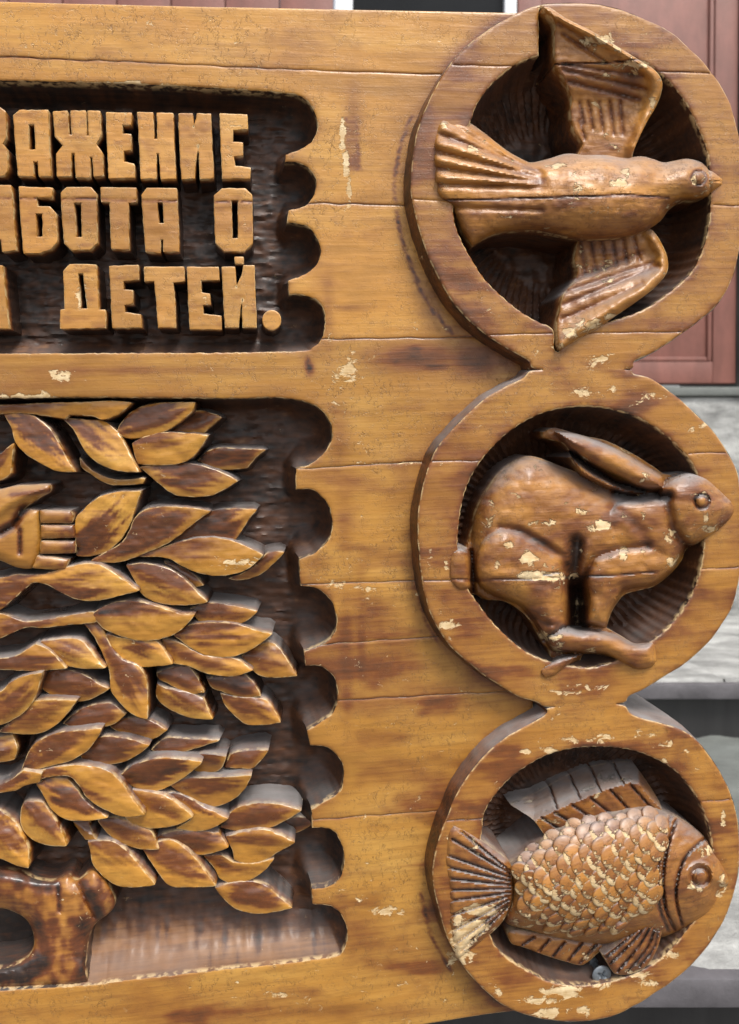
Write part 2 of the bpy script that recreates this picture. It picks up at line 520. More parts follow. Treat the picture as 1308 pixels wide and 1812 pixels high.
M_ANIMAL = None
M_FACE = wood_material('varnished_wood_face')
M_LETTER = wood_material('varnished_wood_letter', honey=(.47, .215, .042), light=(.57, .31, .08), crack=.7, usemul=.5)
M_LEAF = wood_material('varnished_wood_leaf', honey=(.48, .215, .030), light=(.60, .33, .066), brown=(.135, .040, .010), dark=(.016, .0085, .006), crack=.15, rough=.27, usemul=.8, bump=.4, coat=.3)  # dark end deepened to paint the shade between leaves over the stain
M_FLOOR = wood_material('stained_wood_floor', honey=(.30, .135, .045), light=(.38, .20, .08), brown=(.078, .028, .010), dark=(.016, .009, .0065), crack=0, rough=.56, flake=.3, bump=.35, dust_sheen=.24)  # real dark stain, deepened further to hold the recess shade
M_TRUNK = wood_material('varnished_wood_trunk', honey=(.44, .185, .030), light=(.55, .27, .058), brown=(.125, .036, .010), dark=(.018, .009, .006), crack=.15, rough=.32, usemul=.9, bump=.55, coat=.3, dust_sheen=.12)
M_ANIMAL = wood_material('varnished_wood_figure', honey=(.42, .180, .032), light=(.52, .26, .060), brown=(.155, .050, .013), crack=.6, rough=.40, bump=.95, dust_sheen=.9, coat=.15)


def plain(name, c, r, metal=0.0, sc=30, var=.25, bump=.0, detail=5, stretch=None):
    m, nt, b = nodes_of(name)
    tc = nd(nt, 'ShaderNodeTexCoord')
    n = noise(nt, tc.outputs['Object'], sc, detail, .65, stretch)
    n2 = noise(nt, tc.outputs['Object'], sc * 6, 3, .6)
    nr = ramp(nt, n, [(.33, 0.0), (.67, 1.0)])
    col = mixc(nt, nr, tuple(x * (1 - var) for x in c), tuple(min(1, x * (1 + var)) for x in c))
    col = mixc(nt, mth(nt, 'MULTIPLY', n2, .3), col, tuple(x * (1 - var * 1.5) for x in c))
    nt.links.new(col, b.inputs['Base Color'])
    b.inputs['Roughness'].default_value = r; b.inputs['Metallic'].default_value = metal
    if bump:
        bp = nd(nt, 'ShaderNodeBump'); bp.inputs['Strength'].default_value = .6; bp.inputs['Distance'].default_value = bump
        nt.links.new(mth(nt, 'ADD', n, mth(nt, 'MULTIPLY', n2, .4)), bp.inputs['Height']); nt.links.new(bp.outputs[0], b.inputs['Normal'])
    return m


M_DOOR = plain('red_brown_paint', (.205, .078, .058), .55, 0, 22, .22, .0015, 8, (1, 1, .35))
M_STONE = plain('pale_stone', (.33, .33, .315), .85, 0, 13, .55, .012, 10, (.6, 1, 1.6))
M_STONED = plain('grey_green_stone', (.15, .16, .148), .75, 0, 9, .35, .004, 8)
M_EDGE = plain('dark_stone_edge', (.105, .098, .105), .5, 0, 20, .3, .002)
M_BLACK = plain('riser_shade_black', (.022, .021, .021), .45, 0, 14, .3, .001, 5, (3, 1, .4))  # near black: shadow below the nosing put into the riser colour
M_WHITE = plain('white_frame_paint', (.72, .74, .76), .4, 0, 12, .06)
M_GLASSD = plain('dark_window_glass', (.012, .013, .014), .08, 0, 5, .2)
M_GLASSD.node_tree.nodes['Principled BSDF'].inputs['Specular IOR Level'].default_value = .12
M_STEEL = plain('dark_zinc_steel', (.20, .225, .25), .4, .4, 60, .25, .0003)
M_GROUND = plain('ground_paving', (.15, .145, .14), .85, 0, 4, .25, .004, 8)

# ------------------------------------------------------------------ things: the carved board
NB = 38.0        # board face, behind the ring faces (n = 0)
NT = 104.0       # floor of the lettering recess
NTREE = 120.0    # floor of the foliage recess
NH = 128.0       # floor of the ring hollows
NBACK = 222.0
board = bpy.data.objects.new('carved_board', None); COL.objects.link(board)
board['label'] = 'varnished carved wooden board with lettering, foliage and three animal rings'
board['category'] = 'carved board'


def crop(x0, y0, s):
    return lambda pts: np.array([(x0 + x / s, y0 + y / s) for x, y in pts], float)


cT = crop(0, 120, 2.1097); cA = crop(0, 680, 2.0438); cB = crop(0, 1040, 2.0438); cC = crop(0, 1400, 2.0438)
cH = crop(0, 820, 4.6714); cW = crop(0, 1500, 4.6714)
cBird = crop(700, 0, 2.1513); cHare = crop(700, 640, 2.1513); cFish = crop(720, 1220, 2.2245)

TEXT_OUT = [(-230, 134), (0, 142), (120, 144), (300, 151), (420, 158), (500, 164), (535, 172), (555, 195), (562, 225), (552, 250), (530, 265), (506, 273),
            (504, 287), (522, 286), (545, 296), (560, 321), (555, 346), (540, 364), (511, 372), (508, 394), (527, 395), (550, 405), (567, 435), (565, 460), (545, 482), (510, 497),
            (512, 521), (535, 522), (560, 531), (573, 551), (575, 577), (569, 600), (555, 614), (530, 621), (400, 624), (200, 625), (0, 626), (-230, 628)]
TREE_OUT = [(-230, 697), (0, 704), (150, 703), (300, 704), (430, 705), (480, 703), (530, 708), (565, 722), (585, 748), (588, 775), (575, 800), (550, 821), (524, 829),
            (524, 866), (556, 868), (582, 895), (588, 930), (580, 957), (556, 979), (530, 989), (532, 1037), (565, 1043), (590, 1070), (596, 1105), (585, 1130), (562, 1145), (538, 1152),
            (541, 1178), (570, 1180), (592, 1200), (598, 1230), (590, 1260), (566, 1280), (544, 1293), (549, 1319), (583, 1324), (605, 1350), (609, 1377), (600, 1403), (573, 1420), (551, 1433),
            (553, 1465), (588, 1469), (607, 1500), (609, 1530), (600, 1557), (578, 1570), (552, 1573), (553, 1601), (588, 1605), (610, 1630), (615, 1660), (606, 1684), (588, 1694),
            (500, 1706), (400, 1716), (300, 1727), (200, 1738), (160, 1744), (0, 1754), (-230, 1770)]
text_out = smooth(TEXT_OUT, 4, corner=60); tree_out = smooth(TREE_OUT, 4, corner=60)


def wobble(L, a, f, seed):
    nn = bnormals(L)
    return L + nn * ((vnoise(L[:, 0] / f, L[:, 1] / f, seed) - .5) * 2 * a)[:, None]


text_out = wobble(text_out, .9, 6, 3); tree_out = wobble(tree_out, .9, 6, 4)

# ring chain outlines (ring face plane) and hollows
RING1 = [(957, 654.1), (935, 637), (886, 609), (821, 558), (770, 479), (735, 381), (728, 307), (746, 209), (798, 112), (853, 60), (909, 26), (953, 9), (1002, 4), (1072, 9), (1142, 33), (1193, 60), (1258, 125), (1300, 204), (1318, 335), (1304, 465), (1276, 530), (1230, 574), (1165, 618), (1125, 638), (1106, 654.1)]
RING2 = [(957, 654.1), (923, 670), (853, 710), (788, 775), (760, 821), (744, 886), (739.5, 942), (751, 1049), (779, 1119), (830, 1174.5), (904.5, 1226), (950, 1243), (978, 1251.9), (1095, 1246.5), (1115, 1232), (1146, 1216), (1225, 1165), (1276, 1109), (1304, 1049), (1317, 945), (1308, 849), (1290, 803), (1248, 747), (1165, 677), (1122, 662), (1106, 654.1)]
RING3 = [(978, 1251.9), (963, 1267), (877, 1319), (823, 1382), (787, 1458), (766, 1544), (787, 1647), (817, 1705), (855, 1750), (913, 1791), (999, 1809), (1080, 1800), (1151.5, 1764), (1228, 1705), (1277, 1638), (1304, 1562), (1309, 1490), (1300, 1422), (1268, 1355), (1214, 1296), (1124.5, 1267), (1095, 1246.5)]
HOLE1 = cBird([(288, 462), (310, 400), (350, 340), (400, 290), (460, 245), (525, 218), (548, 212), (549, 45), (562, 30), (600, 70), (612, 190), (720, 190), (850, 205), (940, 235), (1010, 280), (1060, 330), (1110, 400), (1150, 480), (1183, 560), (1197, 640), (1202, 760), (1192, 860), (1170, 950), (1130, 1030), (1070, 1090), (960, 1170), (840, 1215), (720, 1245), (640, 1262), (622, 1338), (606, 1325), (600, 1252), (540, 1222), (470, 1180), (400, 1120), (340, 1060), (300, 1000), (255, 920), (225, 830), (225, 700), (245, 560)])
HOLE2 = cHare([(238, 700), (245, 600), (265, 500), (300, 420), (350, 350), (420, 280), (500, 225), (590, 188), (700, 172), (800, 178), (900, 205), (980, 245), (1050, 300), (1100, 350), (1135, 400), (1162, 480), (1178, 600), (1172, 720), (1150, 830), (1110, 920), (1050, 1000), (980, 1060), (900, 1112), (800, 1152), (740, 1165), (660, 1158), (580, 1140), (500, 1105), (430, 1050), (370, 990), (320, 925), (270, 850), (245, 770)])
HOLE3 = cFish([(298, 560), (308, 490), (340, 430), (400, 360), (480, 300), (570, 255), (680, 232), (800, 230), (900, 245), (990, 280), (1060, 325), (1110, 380), (1150, 440), (1175, 500), (1195, 570), (1205, 700), (1175, 850), (1110, 940), (1060, 1000), (1000, 1060), (920, 1110), (820, 1145), (740, 1162), (650, 1165), (560, 1150), (480, 1110), (400, 1060), (350, 1010), (325, 950), (290, 850), (280, 700)])
NREF_R = 0.0
SEAMS = {  # ring face seams: polylines across each ring
    1: [[(700, 112), (790, 114), (1000, 118), (1258, 130), (1320, 132)], [(700, 350), (735, 353), (1000, 356), (1320, 364)], [(700, 596), (870, 592), (1225, 587), (1300, 586)]],
    2: [[(700, 818), (860, 815), (1220, 803), (1320, 800)], [(700, 1030), (1000, 1024), (1240, 1008), (1320, 1003)]],
    3: [[(740, 1456), (800, 1453), (1000, 1440), (1241, 1419), (1320, 1414)]],
}

# planks of the board face
BS = [[(-310, 88), (0, 100), (300, 113), (620, 127), (765, 131), (1100, 140)],
      [(-310, 343), (0, 350), (450, 357), (620, 361), (735, 364), (1100, 372)],
      [(-310, 606), (300, 604), (580, 600), (820, 597), (1100, 593)],
      [(-310, 848), (300, 838), (500, 831), (740, 818), (860, 815), (1100, 808)],
      [(-310, 1058), (300, 1045), (540, 1035), (733, 1028), (900, 1022), (1100, 1014)],
      [(-310, 1188), (300, 1158), (590, 1139), (733, 1129), (1100, 1106)],
      [(-310, 1300), (300, 1262), (598, 1240), (872, 1225), (1100, 1211)],
      [(-310, 1510), (300, 1470), (600, 1448), (760, 1436), (1100, 1411)]]
BSD = [smooth(s, 6, closed=False) for s in BS]
for i, s in enumerate(BSD):
    s[:, 1] += (vnoise(s[:, 0] / 25, s[:, 0] * 0, 40 + i) - .5) * 2.5

arc = []
for k in range(3):
    for a in np.linspace(-70, 70, 15):
        arc.append((-.88 * math.cos(rad(a)), 1.998 * k + .88 * math.sin(rad(a))))
arcpx = uv2px(arc, NB)
arcpx = [tuple(p) for p in arcpx if 30 < p[1] < 1775]
top_edge = [(-300, -7), (0, 2), (225, 8), (450, 13), (700, 18), (893, 22), (960, 24)]
bottom_edge = [(915, 1789), (880, 1793), (840, 1799), (760, 1812), (600, 1836), (300, 1872), (0, 1905), (-300, 1940)]
face_out = np.vstack([smooth(top_edge, 5, closed=False), smooth(arcpx, 6, closed=False), smooth(bottom_edge, 6, closed=False)])
extra = []
for s in BSD:
    q = smooth(s, 4, closed=False)
    for dy in (-1.6, 1.6, -4, 4):
        extra.append(q + np.array([0, dy]))
extra = np.vstack(extra)
okx = inside(extra, face_out) & ~inside(extra, text_out) & ~inside(extra, tree_out)
extra = extra[okx]
dd = segdist(extra, np.vstack([face_out, text_out, tree_out]), np.vstack([np.roll(l, -1, 0) for l in (face_out, text_out, tree_out)]))
extra = extra[dd > 2.5]
P, T, d = region(face_out, [text_out, tree_out], 6.0, (1.2, 3.5), BSD, extra)


def ycurve(s, x):
    return np.interp(x, s[:, 0], s[:, 1])


cen = P[T].mean(1)
band = np.zeros(len(T), int)
for s in BSD:
    band += cen[:, 1] > ycurve(s, cen[:, 0])
# dark marks: knots and smoke on the face
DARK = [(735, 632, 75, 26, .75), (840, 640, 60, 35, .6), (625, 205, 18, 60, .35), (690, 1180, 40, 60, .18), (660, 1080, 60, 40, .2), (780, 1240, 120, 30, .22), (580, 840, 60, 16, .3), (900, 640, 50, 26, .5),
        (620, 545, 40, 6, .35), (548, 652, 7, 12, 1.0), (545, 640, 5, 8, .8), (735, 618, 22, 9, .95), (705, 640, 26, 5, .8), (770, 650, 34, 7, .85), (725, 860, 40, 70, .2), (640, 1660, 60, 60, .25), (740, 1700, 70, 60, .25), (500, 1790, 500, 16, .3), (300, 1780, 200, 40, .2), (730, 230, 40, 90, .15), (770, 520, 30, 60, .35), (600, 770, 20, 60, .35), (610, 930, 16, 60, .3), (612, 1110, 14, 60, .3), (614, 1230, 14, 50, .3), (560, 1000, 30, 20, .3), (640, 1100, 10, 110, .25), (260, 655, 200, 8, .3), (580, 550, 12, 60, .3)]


MARKS = [([(728, 205), (708, 262), (698, 325), (701, 362)], 3.2, .75), ([(702, 372), (712, 425), (735, 488), (760, 540), (800, 590)], 3.4, .85), ([(612, 212), (632, 218)], 3.5, .8), ([(632, 222), (636, 300), (612, 303)], 2.6, .6), ([(735, 1000), (742, 1060), (765, 1120), (800, 1165)], 4, .5), ([(745, 1580), (765, 1660), (800, 1720)], 3.5, .7)]


def darkfield(P, L=DARK):
    out = np.zeros(len(P))
    for ln, w_, s in MARKS:
        out = np.maximum(out, s * np.exp(-(linedist(P, smooth(ln, 8, closed=False)) / w_) ** 2) * (.45 + .8 * vnoise(P[:, 0] / 8, P[:, 1] / 8, 4)))
    out = np.maximum(out, .38 * ((np.abs(P[:, 0] - 622) < 11) & (np.abs(P[:, 1] - 262) < 40)))
    for x, y, rx, ry, s in L:
        out = np.maximum(out, s * np.exp(-(((P[:, 0] - x) / rx) ** 2 + ((P[:, 1] - y) / ry) ** 2)))
    return out


for b_ in range(len(BSD) + 1):
    t = T[band == b_]
    used = np.unique(t); mp = -np.ones(len(P), int); mp[used] = np.arange(len(used))
    p = P[used].copy(); t = mp[t]; dl = d[used].copy()
    n = NB + (fbm(p[:, 0] / 120, p[:, 1] / 60, 9) - .5) * 2.2 + 1.4 * np.clip(1 - dl / 3.0, 0, 1) ** 2
    n += (vnoise(np.full(len(p), b_ * 1.7), p[:, 0] / 300, 77) - .5) * 1.6
    for k, s in enumerate(BSD):
        if k in (b_ - 1, b_):
            ds = np.abs(p[:, 1] - ycurve(s, p[:, 0]))
            n += 1.1 * np.clip(1 - ds / 2.6, 0, 1)
            on = ds < .3
            p[on, 1] += (.30 if k == b_ - 1 else -.30)
            dl[on] = .6
    st = darkfield(p)
    # stained lip round the recesses and where smoke gathered along joints
    lip = np.exp(-np.minimum(np.abs(sdf(p, text_out)), np.abs(sdf(p, tree_out))) / 9.0)
    st = np.maximum(st, .30 * lip * vnoise(p[:, 0] / 30, p[:, 1] / 30, 8))
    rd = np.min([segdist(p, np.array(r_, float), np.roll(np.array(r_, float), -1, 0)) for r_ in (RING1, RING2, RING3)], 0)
    st = np.maximum(st, .62 * np.exp(-rd / 17) * (.35 + .9 * vnoise(p[:, 0] / 40, p[:, 1] / 40, 18)))  # darker towards the ring bases: painted contact shade together with dirt
    st = st + .28 * sstep(.5, .72, fbm(p[:, 0] / 110, p[:, 1] / 45, 61)) * sstep(560, 800, p[:, 1])
    for k, s in enumerate(BSD):
        ds = np.abs(p[:, 1] - ycurve(s, p[:, 0]))
        st = np.maximum(st, (.5 * np.exp(-ds / 1.4) * (.35 + vnoise(p[:, 0] / 45, p[:, 1] * 0, 55 + k)) + .22 * np.exp(-ds / 14) * vnoise(p[:, 0] / 60, p[:, 1] * 0, 50 + k)))
    for ids in components(t, len(p)):
        u_ = np.unique(t[ids]); mq = -np.ones(len(p), int); mq[u_] = np.arange(len(u_))
        relief('plank_piece', p[u_], mq[t[ids]], dl[u_], n[u_], NB, M_FACE, board, NB + 60, 0.0, 1, st[u_], .8, 2.2, seed=b_, wob=0)  # one object per connected piece; pieces parted by a recess are one board

# core of the board behind the planks
def box(name, x0, x1, y0, y1, z0, z1, mat, parent=None, bev=0.0, jit=0.0, seed=0):
    import bmesh
    bm = bmesh.new()
    r = bmesh.ops.create_cube(bm, size=1)
    for v in bm.verts:
        v.co = Vector(((x0 + x1) / 2 + v.co.x * (x1 - x0), (y0 + y1) / 2 + v.co.y * (y1 - y0), (z0 + z1) / 2 + v.co.z * (z1 - z0)))
    if bev:
        bmesh.ops.bevel(bm, geom=bm.edges[:], offset=bev, segments=2, affect='EDGES', profile=.6)
    me = bpy.data.meshes.new(name); bm.to_mesh(me); bm.free()
    for p in me.polygons:
        p.use_smooth = True
    me.set_sharp_from_angle(angle=rad(40))
    return link(name, me, mat, parent)


core = np.vstack([smooth([(-298, -5), (450, 15), (955, 26)], 20, closed=False), smooth([(x + 3, y) for x, y in arcpx], 20, closed=False), smooth([(910, 1787), (600, 1833), (0, 1902), (-298, 1937)], 20, closed=False)])
Pc, Tc, dc = region(core, [], 60, (3,))
relief('back_panel', Pc, Tc, dc, 150.0, NB, M_FACE, board, NBACK, 0.0, 1, .3, .4, 1.0, chip=np.zeros(len(Pc)), wob=0)


# recess floors
def recess(name, out, floor, wfun, sp, seed, stainf, noiseamp=2.6):
    P, T, d = region(out, [], sp, (1.0, 2.5, 5, 9, 14))
    w = wfun(P)
    q = np.clip(d / w, 0, 1)
    prof = np.sqrt(np.clip(1 - (1 - q) ** 2.2, 0, 1))
    n = NB + 1.4 + (floor - NB) * prof
    rough_ = ((fbm(P[:, 0] / 30, P[:, 1] / 7, seed, 3) - .5) * 2 * noiseamp + (fbm(P[:, 0] / 50, P[:, 1] / 40, seed + 3, 2) - .5) * 10) * (1 - .8 * sstep(500, 530, P[:, 0])) * (1 - .8 * sstep(1600, 1650, P[:, 1]))
    n = n + rough_ * sstep(0, 25, d) + (vnoise(P[:, 0] / 16, P[:, 1] / 5, seed + 9) - .5) * 1.2 * sstep(2, 8, d)
    gz_ = gouge(P[:, 0] / 34 + .3 * np.sin(P[:, 1] / 20), P[:, 1] / 11, seed) * 5.0 * (1 - .7 * sstep(500, 530, P[:, 0])) * (1 - .85 * sstep(1600, 1650, P[:, 1]))
    gs_ = gouge(P[:, 0] / 15, P[:, 1] / 44, seed + 4) * 4.5 * sstep(1600, 1650, P[:, 1])
    n = n - (gz_ + gs_) * sstep(3, 18, d)
    st = stainf(P, d)
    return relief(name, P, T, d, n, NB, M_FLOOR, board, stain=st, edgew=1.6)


def w_text(P):
    w = np.full(len(P), 22.0)
    w = np.where(P[:, 1] > 560, 34.0, w)
    return w + (48 - w) * sstep(488, 520, P[:, 0])


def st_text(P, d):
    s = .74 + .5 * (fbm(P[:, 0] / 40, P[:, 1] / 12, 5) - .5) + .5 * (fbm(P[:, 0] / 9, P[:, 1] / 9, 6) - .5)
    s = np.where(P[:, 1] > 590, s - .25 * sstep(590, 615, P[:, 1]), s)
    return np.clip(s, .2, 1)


def w_tree(P):
    w = np.full(len(P), 26.0)
    w = w + (130 - 112 * (1 - sstep(75, 150, P[:, 0])) - w) * sstep(1560, 1640, P[:, 1])
    return w + (58 - w) * sstep(505, 540, P[:, 0]) * (1 - sstep(1620, 1660, P[:, 1]))


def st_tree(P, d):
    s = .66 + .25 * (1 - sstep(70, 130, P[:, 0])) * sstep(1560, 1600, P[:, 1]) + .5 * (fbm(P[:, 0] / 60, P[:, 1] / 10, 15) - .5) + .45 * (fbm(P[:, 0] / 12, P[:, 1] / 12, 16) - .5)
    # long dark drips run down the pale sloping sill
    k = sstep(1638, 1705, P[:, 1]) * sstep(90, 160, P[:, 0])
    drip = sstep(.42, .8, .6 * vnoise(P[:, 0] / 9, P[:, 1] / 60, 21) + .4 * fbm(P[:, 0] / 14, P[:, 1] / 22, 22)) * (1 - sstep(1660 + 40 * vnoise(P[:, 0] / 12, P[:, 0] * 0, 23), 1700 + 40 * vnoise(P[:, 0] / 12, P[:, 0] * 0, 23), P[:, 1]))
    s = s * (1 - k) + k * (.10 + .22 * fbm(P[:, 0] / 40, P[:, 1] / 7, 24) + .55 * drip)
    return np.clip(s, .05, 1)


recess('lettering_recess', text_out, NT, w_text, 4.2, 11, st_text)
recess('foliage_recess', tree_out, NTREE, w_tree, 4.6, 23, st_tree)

# ------------------------------------------------------------------ letters
LET = [
    ([(0, 150), (20, 165), (22, 260), (8, 285), (25, 305), (28, 385), (15, 402), (-80, 400), (-80, 150)], []),
    ([(52, 178), (75, 160), (178, 160), (182, 280), (188, 402), (148, 404), (143, 348), (122, 348), (125, 404), (70, 402), (60, 285)], [[(107, 212), (128, 212), (133, 305), (110, 305)]]),
    ([(200, 165), (250, 162), (256, 250), (270, 252), (266, 162), (318, 162), (322, 255), (334, 255), (330, 162), (372, 164), (376, 250), (358, 285), (382, 320), (386, 402), (352, 404), (348, 332), (334, 332), (336, 408), (285, 408), (280, 318), (266, 318), (262, 402), (215, 404), (212, 322), (238, 290), (208, 255)], []),
    ([(398, 168), (490, 170), (488, 212), (455, 212), (455, 248), (488, 250), (488, 305), (460, 308), (462, 352), (500, 360), (502, 408), (408, 410), (402, 290)], []),
    ([(515, 168), (570, 168), (574, 268), (590, 268), (588, 170), (645, 172), (650, 290), (655, 412), (602, 415), (596, 318), (582, 318), (582, 412), (528, 412), (522, 290)], []),
    ([(668, 172), (718, 172), (722, 225), (736, 190), (738, 172), (786, 174), (790, 290), (797, 412), (748, 414), (745, 320), (740, 285), (728, 350), (726, 412), (680, 414), (672, 290)], []),
    ([(822, 172), (922, 176), (924, 228), (868, 230), (867, 278), (905, 282), (905, 325), (872, 330), (875, 368), (935, 374), (932, 412), (832, 412), (826, 290)], []),
    ([(-80, 440), (40, 440), (50, 560), (60, 680), (10, 685), (5, 640), (-80, 640)], []),
    ([(73, 445), (195, 450), (192, 485), (135, 482), (138, 518), (185, 520), (208, 545), (212, 650), (190, 675), (150, 690), (90, 692), (80, 570)], [[(135, 545), (158, 545), (160, 630), (138, 630)]]),
    ([(230, 468), (250, 448), (340, 448), (358, 470), (362, 655), (335, 678), (268, 680), (242, 655), (234, 560)], [[(278, 505), (303, 505), (306, 632), (286, 632)]]),
    ([(378, 448), (508, 450), (508, 500), (478, 502), (480, 676), (418, 676), (412, 502), (380, 500)], []),
    ([(530, 475), (550, 450), (658, 452), (664, 560), (668, 685), (612, 685), (612, 640), (598, 640), (598, 690), (545, 685), (538, 580)], [[(588, 502), (608, 502), (612, 580), (594, 580)]]),
    ([(800, 478), (830, 452), (915, 452), (940, 475), (942, 655), (912, 685), (838, 684), (806, 652)], [[(865, 498), (888, 498), (888, 636), (868, 636)]]),
    ([(-80, 738), (8, 740), (20, 860), (32, 972), (-80, 972)], []),
    ([(238, 760), (262, 735), (358, 736), (364, 850), (368, 905), (392, 905), (394, 970), (226, 972), (228, 905), (244, 903), (242, 830)], [[(292, 768), (310, 768), (325, 898), (302, 900)]]),
    ([(410, 742), (515, 738), (518, 790), (458, 795), (460, 830), (495, 832), (495, 880), (462, 885), (465, 915), (525, 922), (528, 968), (422, 970), (416, 850)], []),
    ([(540, 745), (685, 745), (688, 795), (645, 800), (650, 850), (655, 968), (592, 968), (585, 860), (578, 795), (542, 795)], []),
    ([(700, 745), (815, 745), (818, 790), (748, 792), (752, 840), (782, 845), (785, 882), (755, 885), (758, 920), (825, 928), (825, 975), (710, 975), (705, 860)], []),
    ([(830, 745), (876, 745), (882, 822), (905, 772), (911, 740), (948, 740), (952, 850), (957, 968), (908, 968), (906, 858), (895, 900), (890, 968), (842, 968), (836, 850)], []),
    ([(878, 708), (908, 708), (908, 730), (880, 730)], []),
    ([(1015 + 33 * math.cos(a), 942 + 35 * math.sin(a)) for a in np.linspace(0, 2 * PI, 14, endpoint=False)], []),
]
seam2 = BSD[1]
for i, (o_, hs_) in enumerate(LET):
    o = wobble(smooth(cT(o_), 3.0, straight=i != 20), .6, 7, 60 + i); o = o - bnormals(o) * 1.2
    hh = [wobble(smooth(cT(h), 3.0, straight=True), .6, 7, 90 + i) for h in hs_]
    P, T, d = region(o, hh, 4.0, (1.0, 2.6))
    n = NB + 2 + 1.0 * np.clip(1 - d / 1.6, 0, 1) ** 2 + (fbm(P[:, 0] / 35, P[:, 1] / 22, 70 + i) - .5) * 2
    st = .02 + .22 * sstep(.55, .8, fbm(P[:, 0] / 30, P[:, 1] / 12, 33))
    ds = np.abs(P[:, 1] - ycurve(seam2, P[:, 0]))
    n = n + 1.6 * np.clip(1 - ds / 3, 0, 1)
    st = np.maximum(st, .6 * np.exp(-ds / 1.8) + .12 * (P[:, 1] > ycurve(seam2, P[:, 0])) * (ds < 60))
    nm = 'full_stop' if i == 20 else ('letter_breve' if i == 19 else 'letter')
    relief(nm, P, T, d, n, NB, M_LETTER, board, NT + 9, 2.0, 3, st, 1.0, 1.5, seed=i, seen=True)

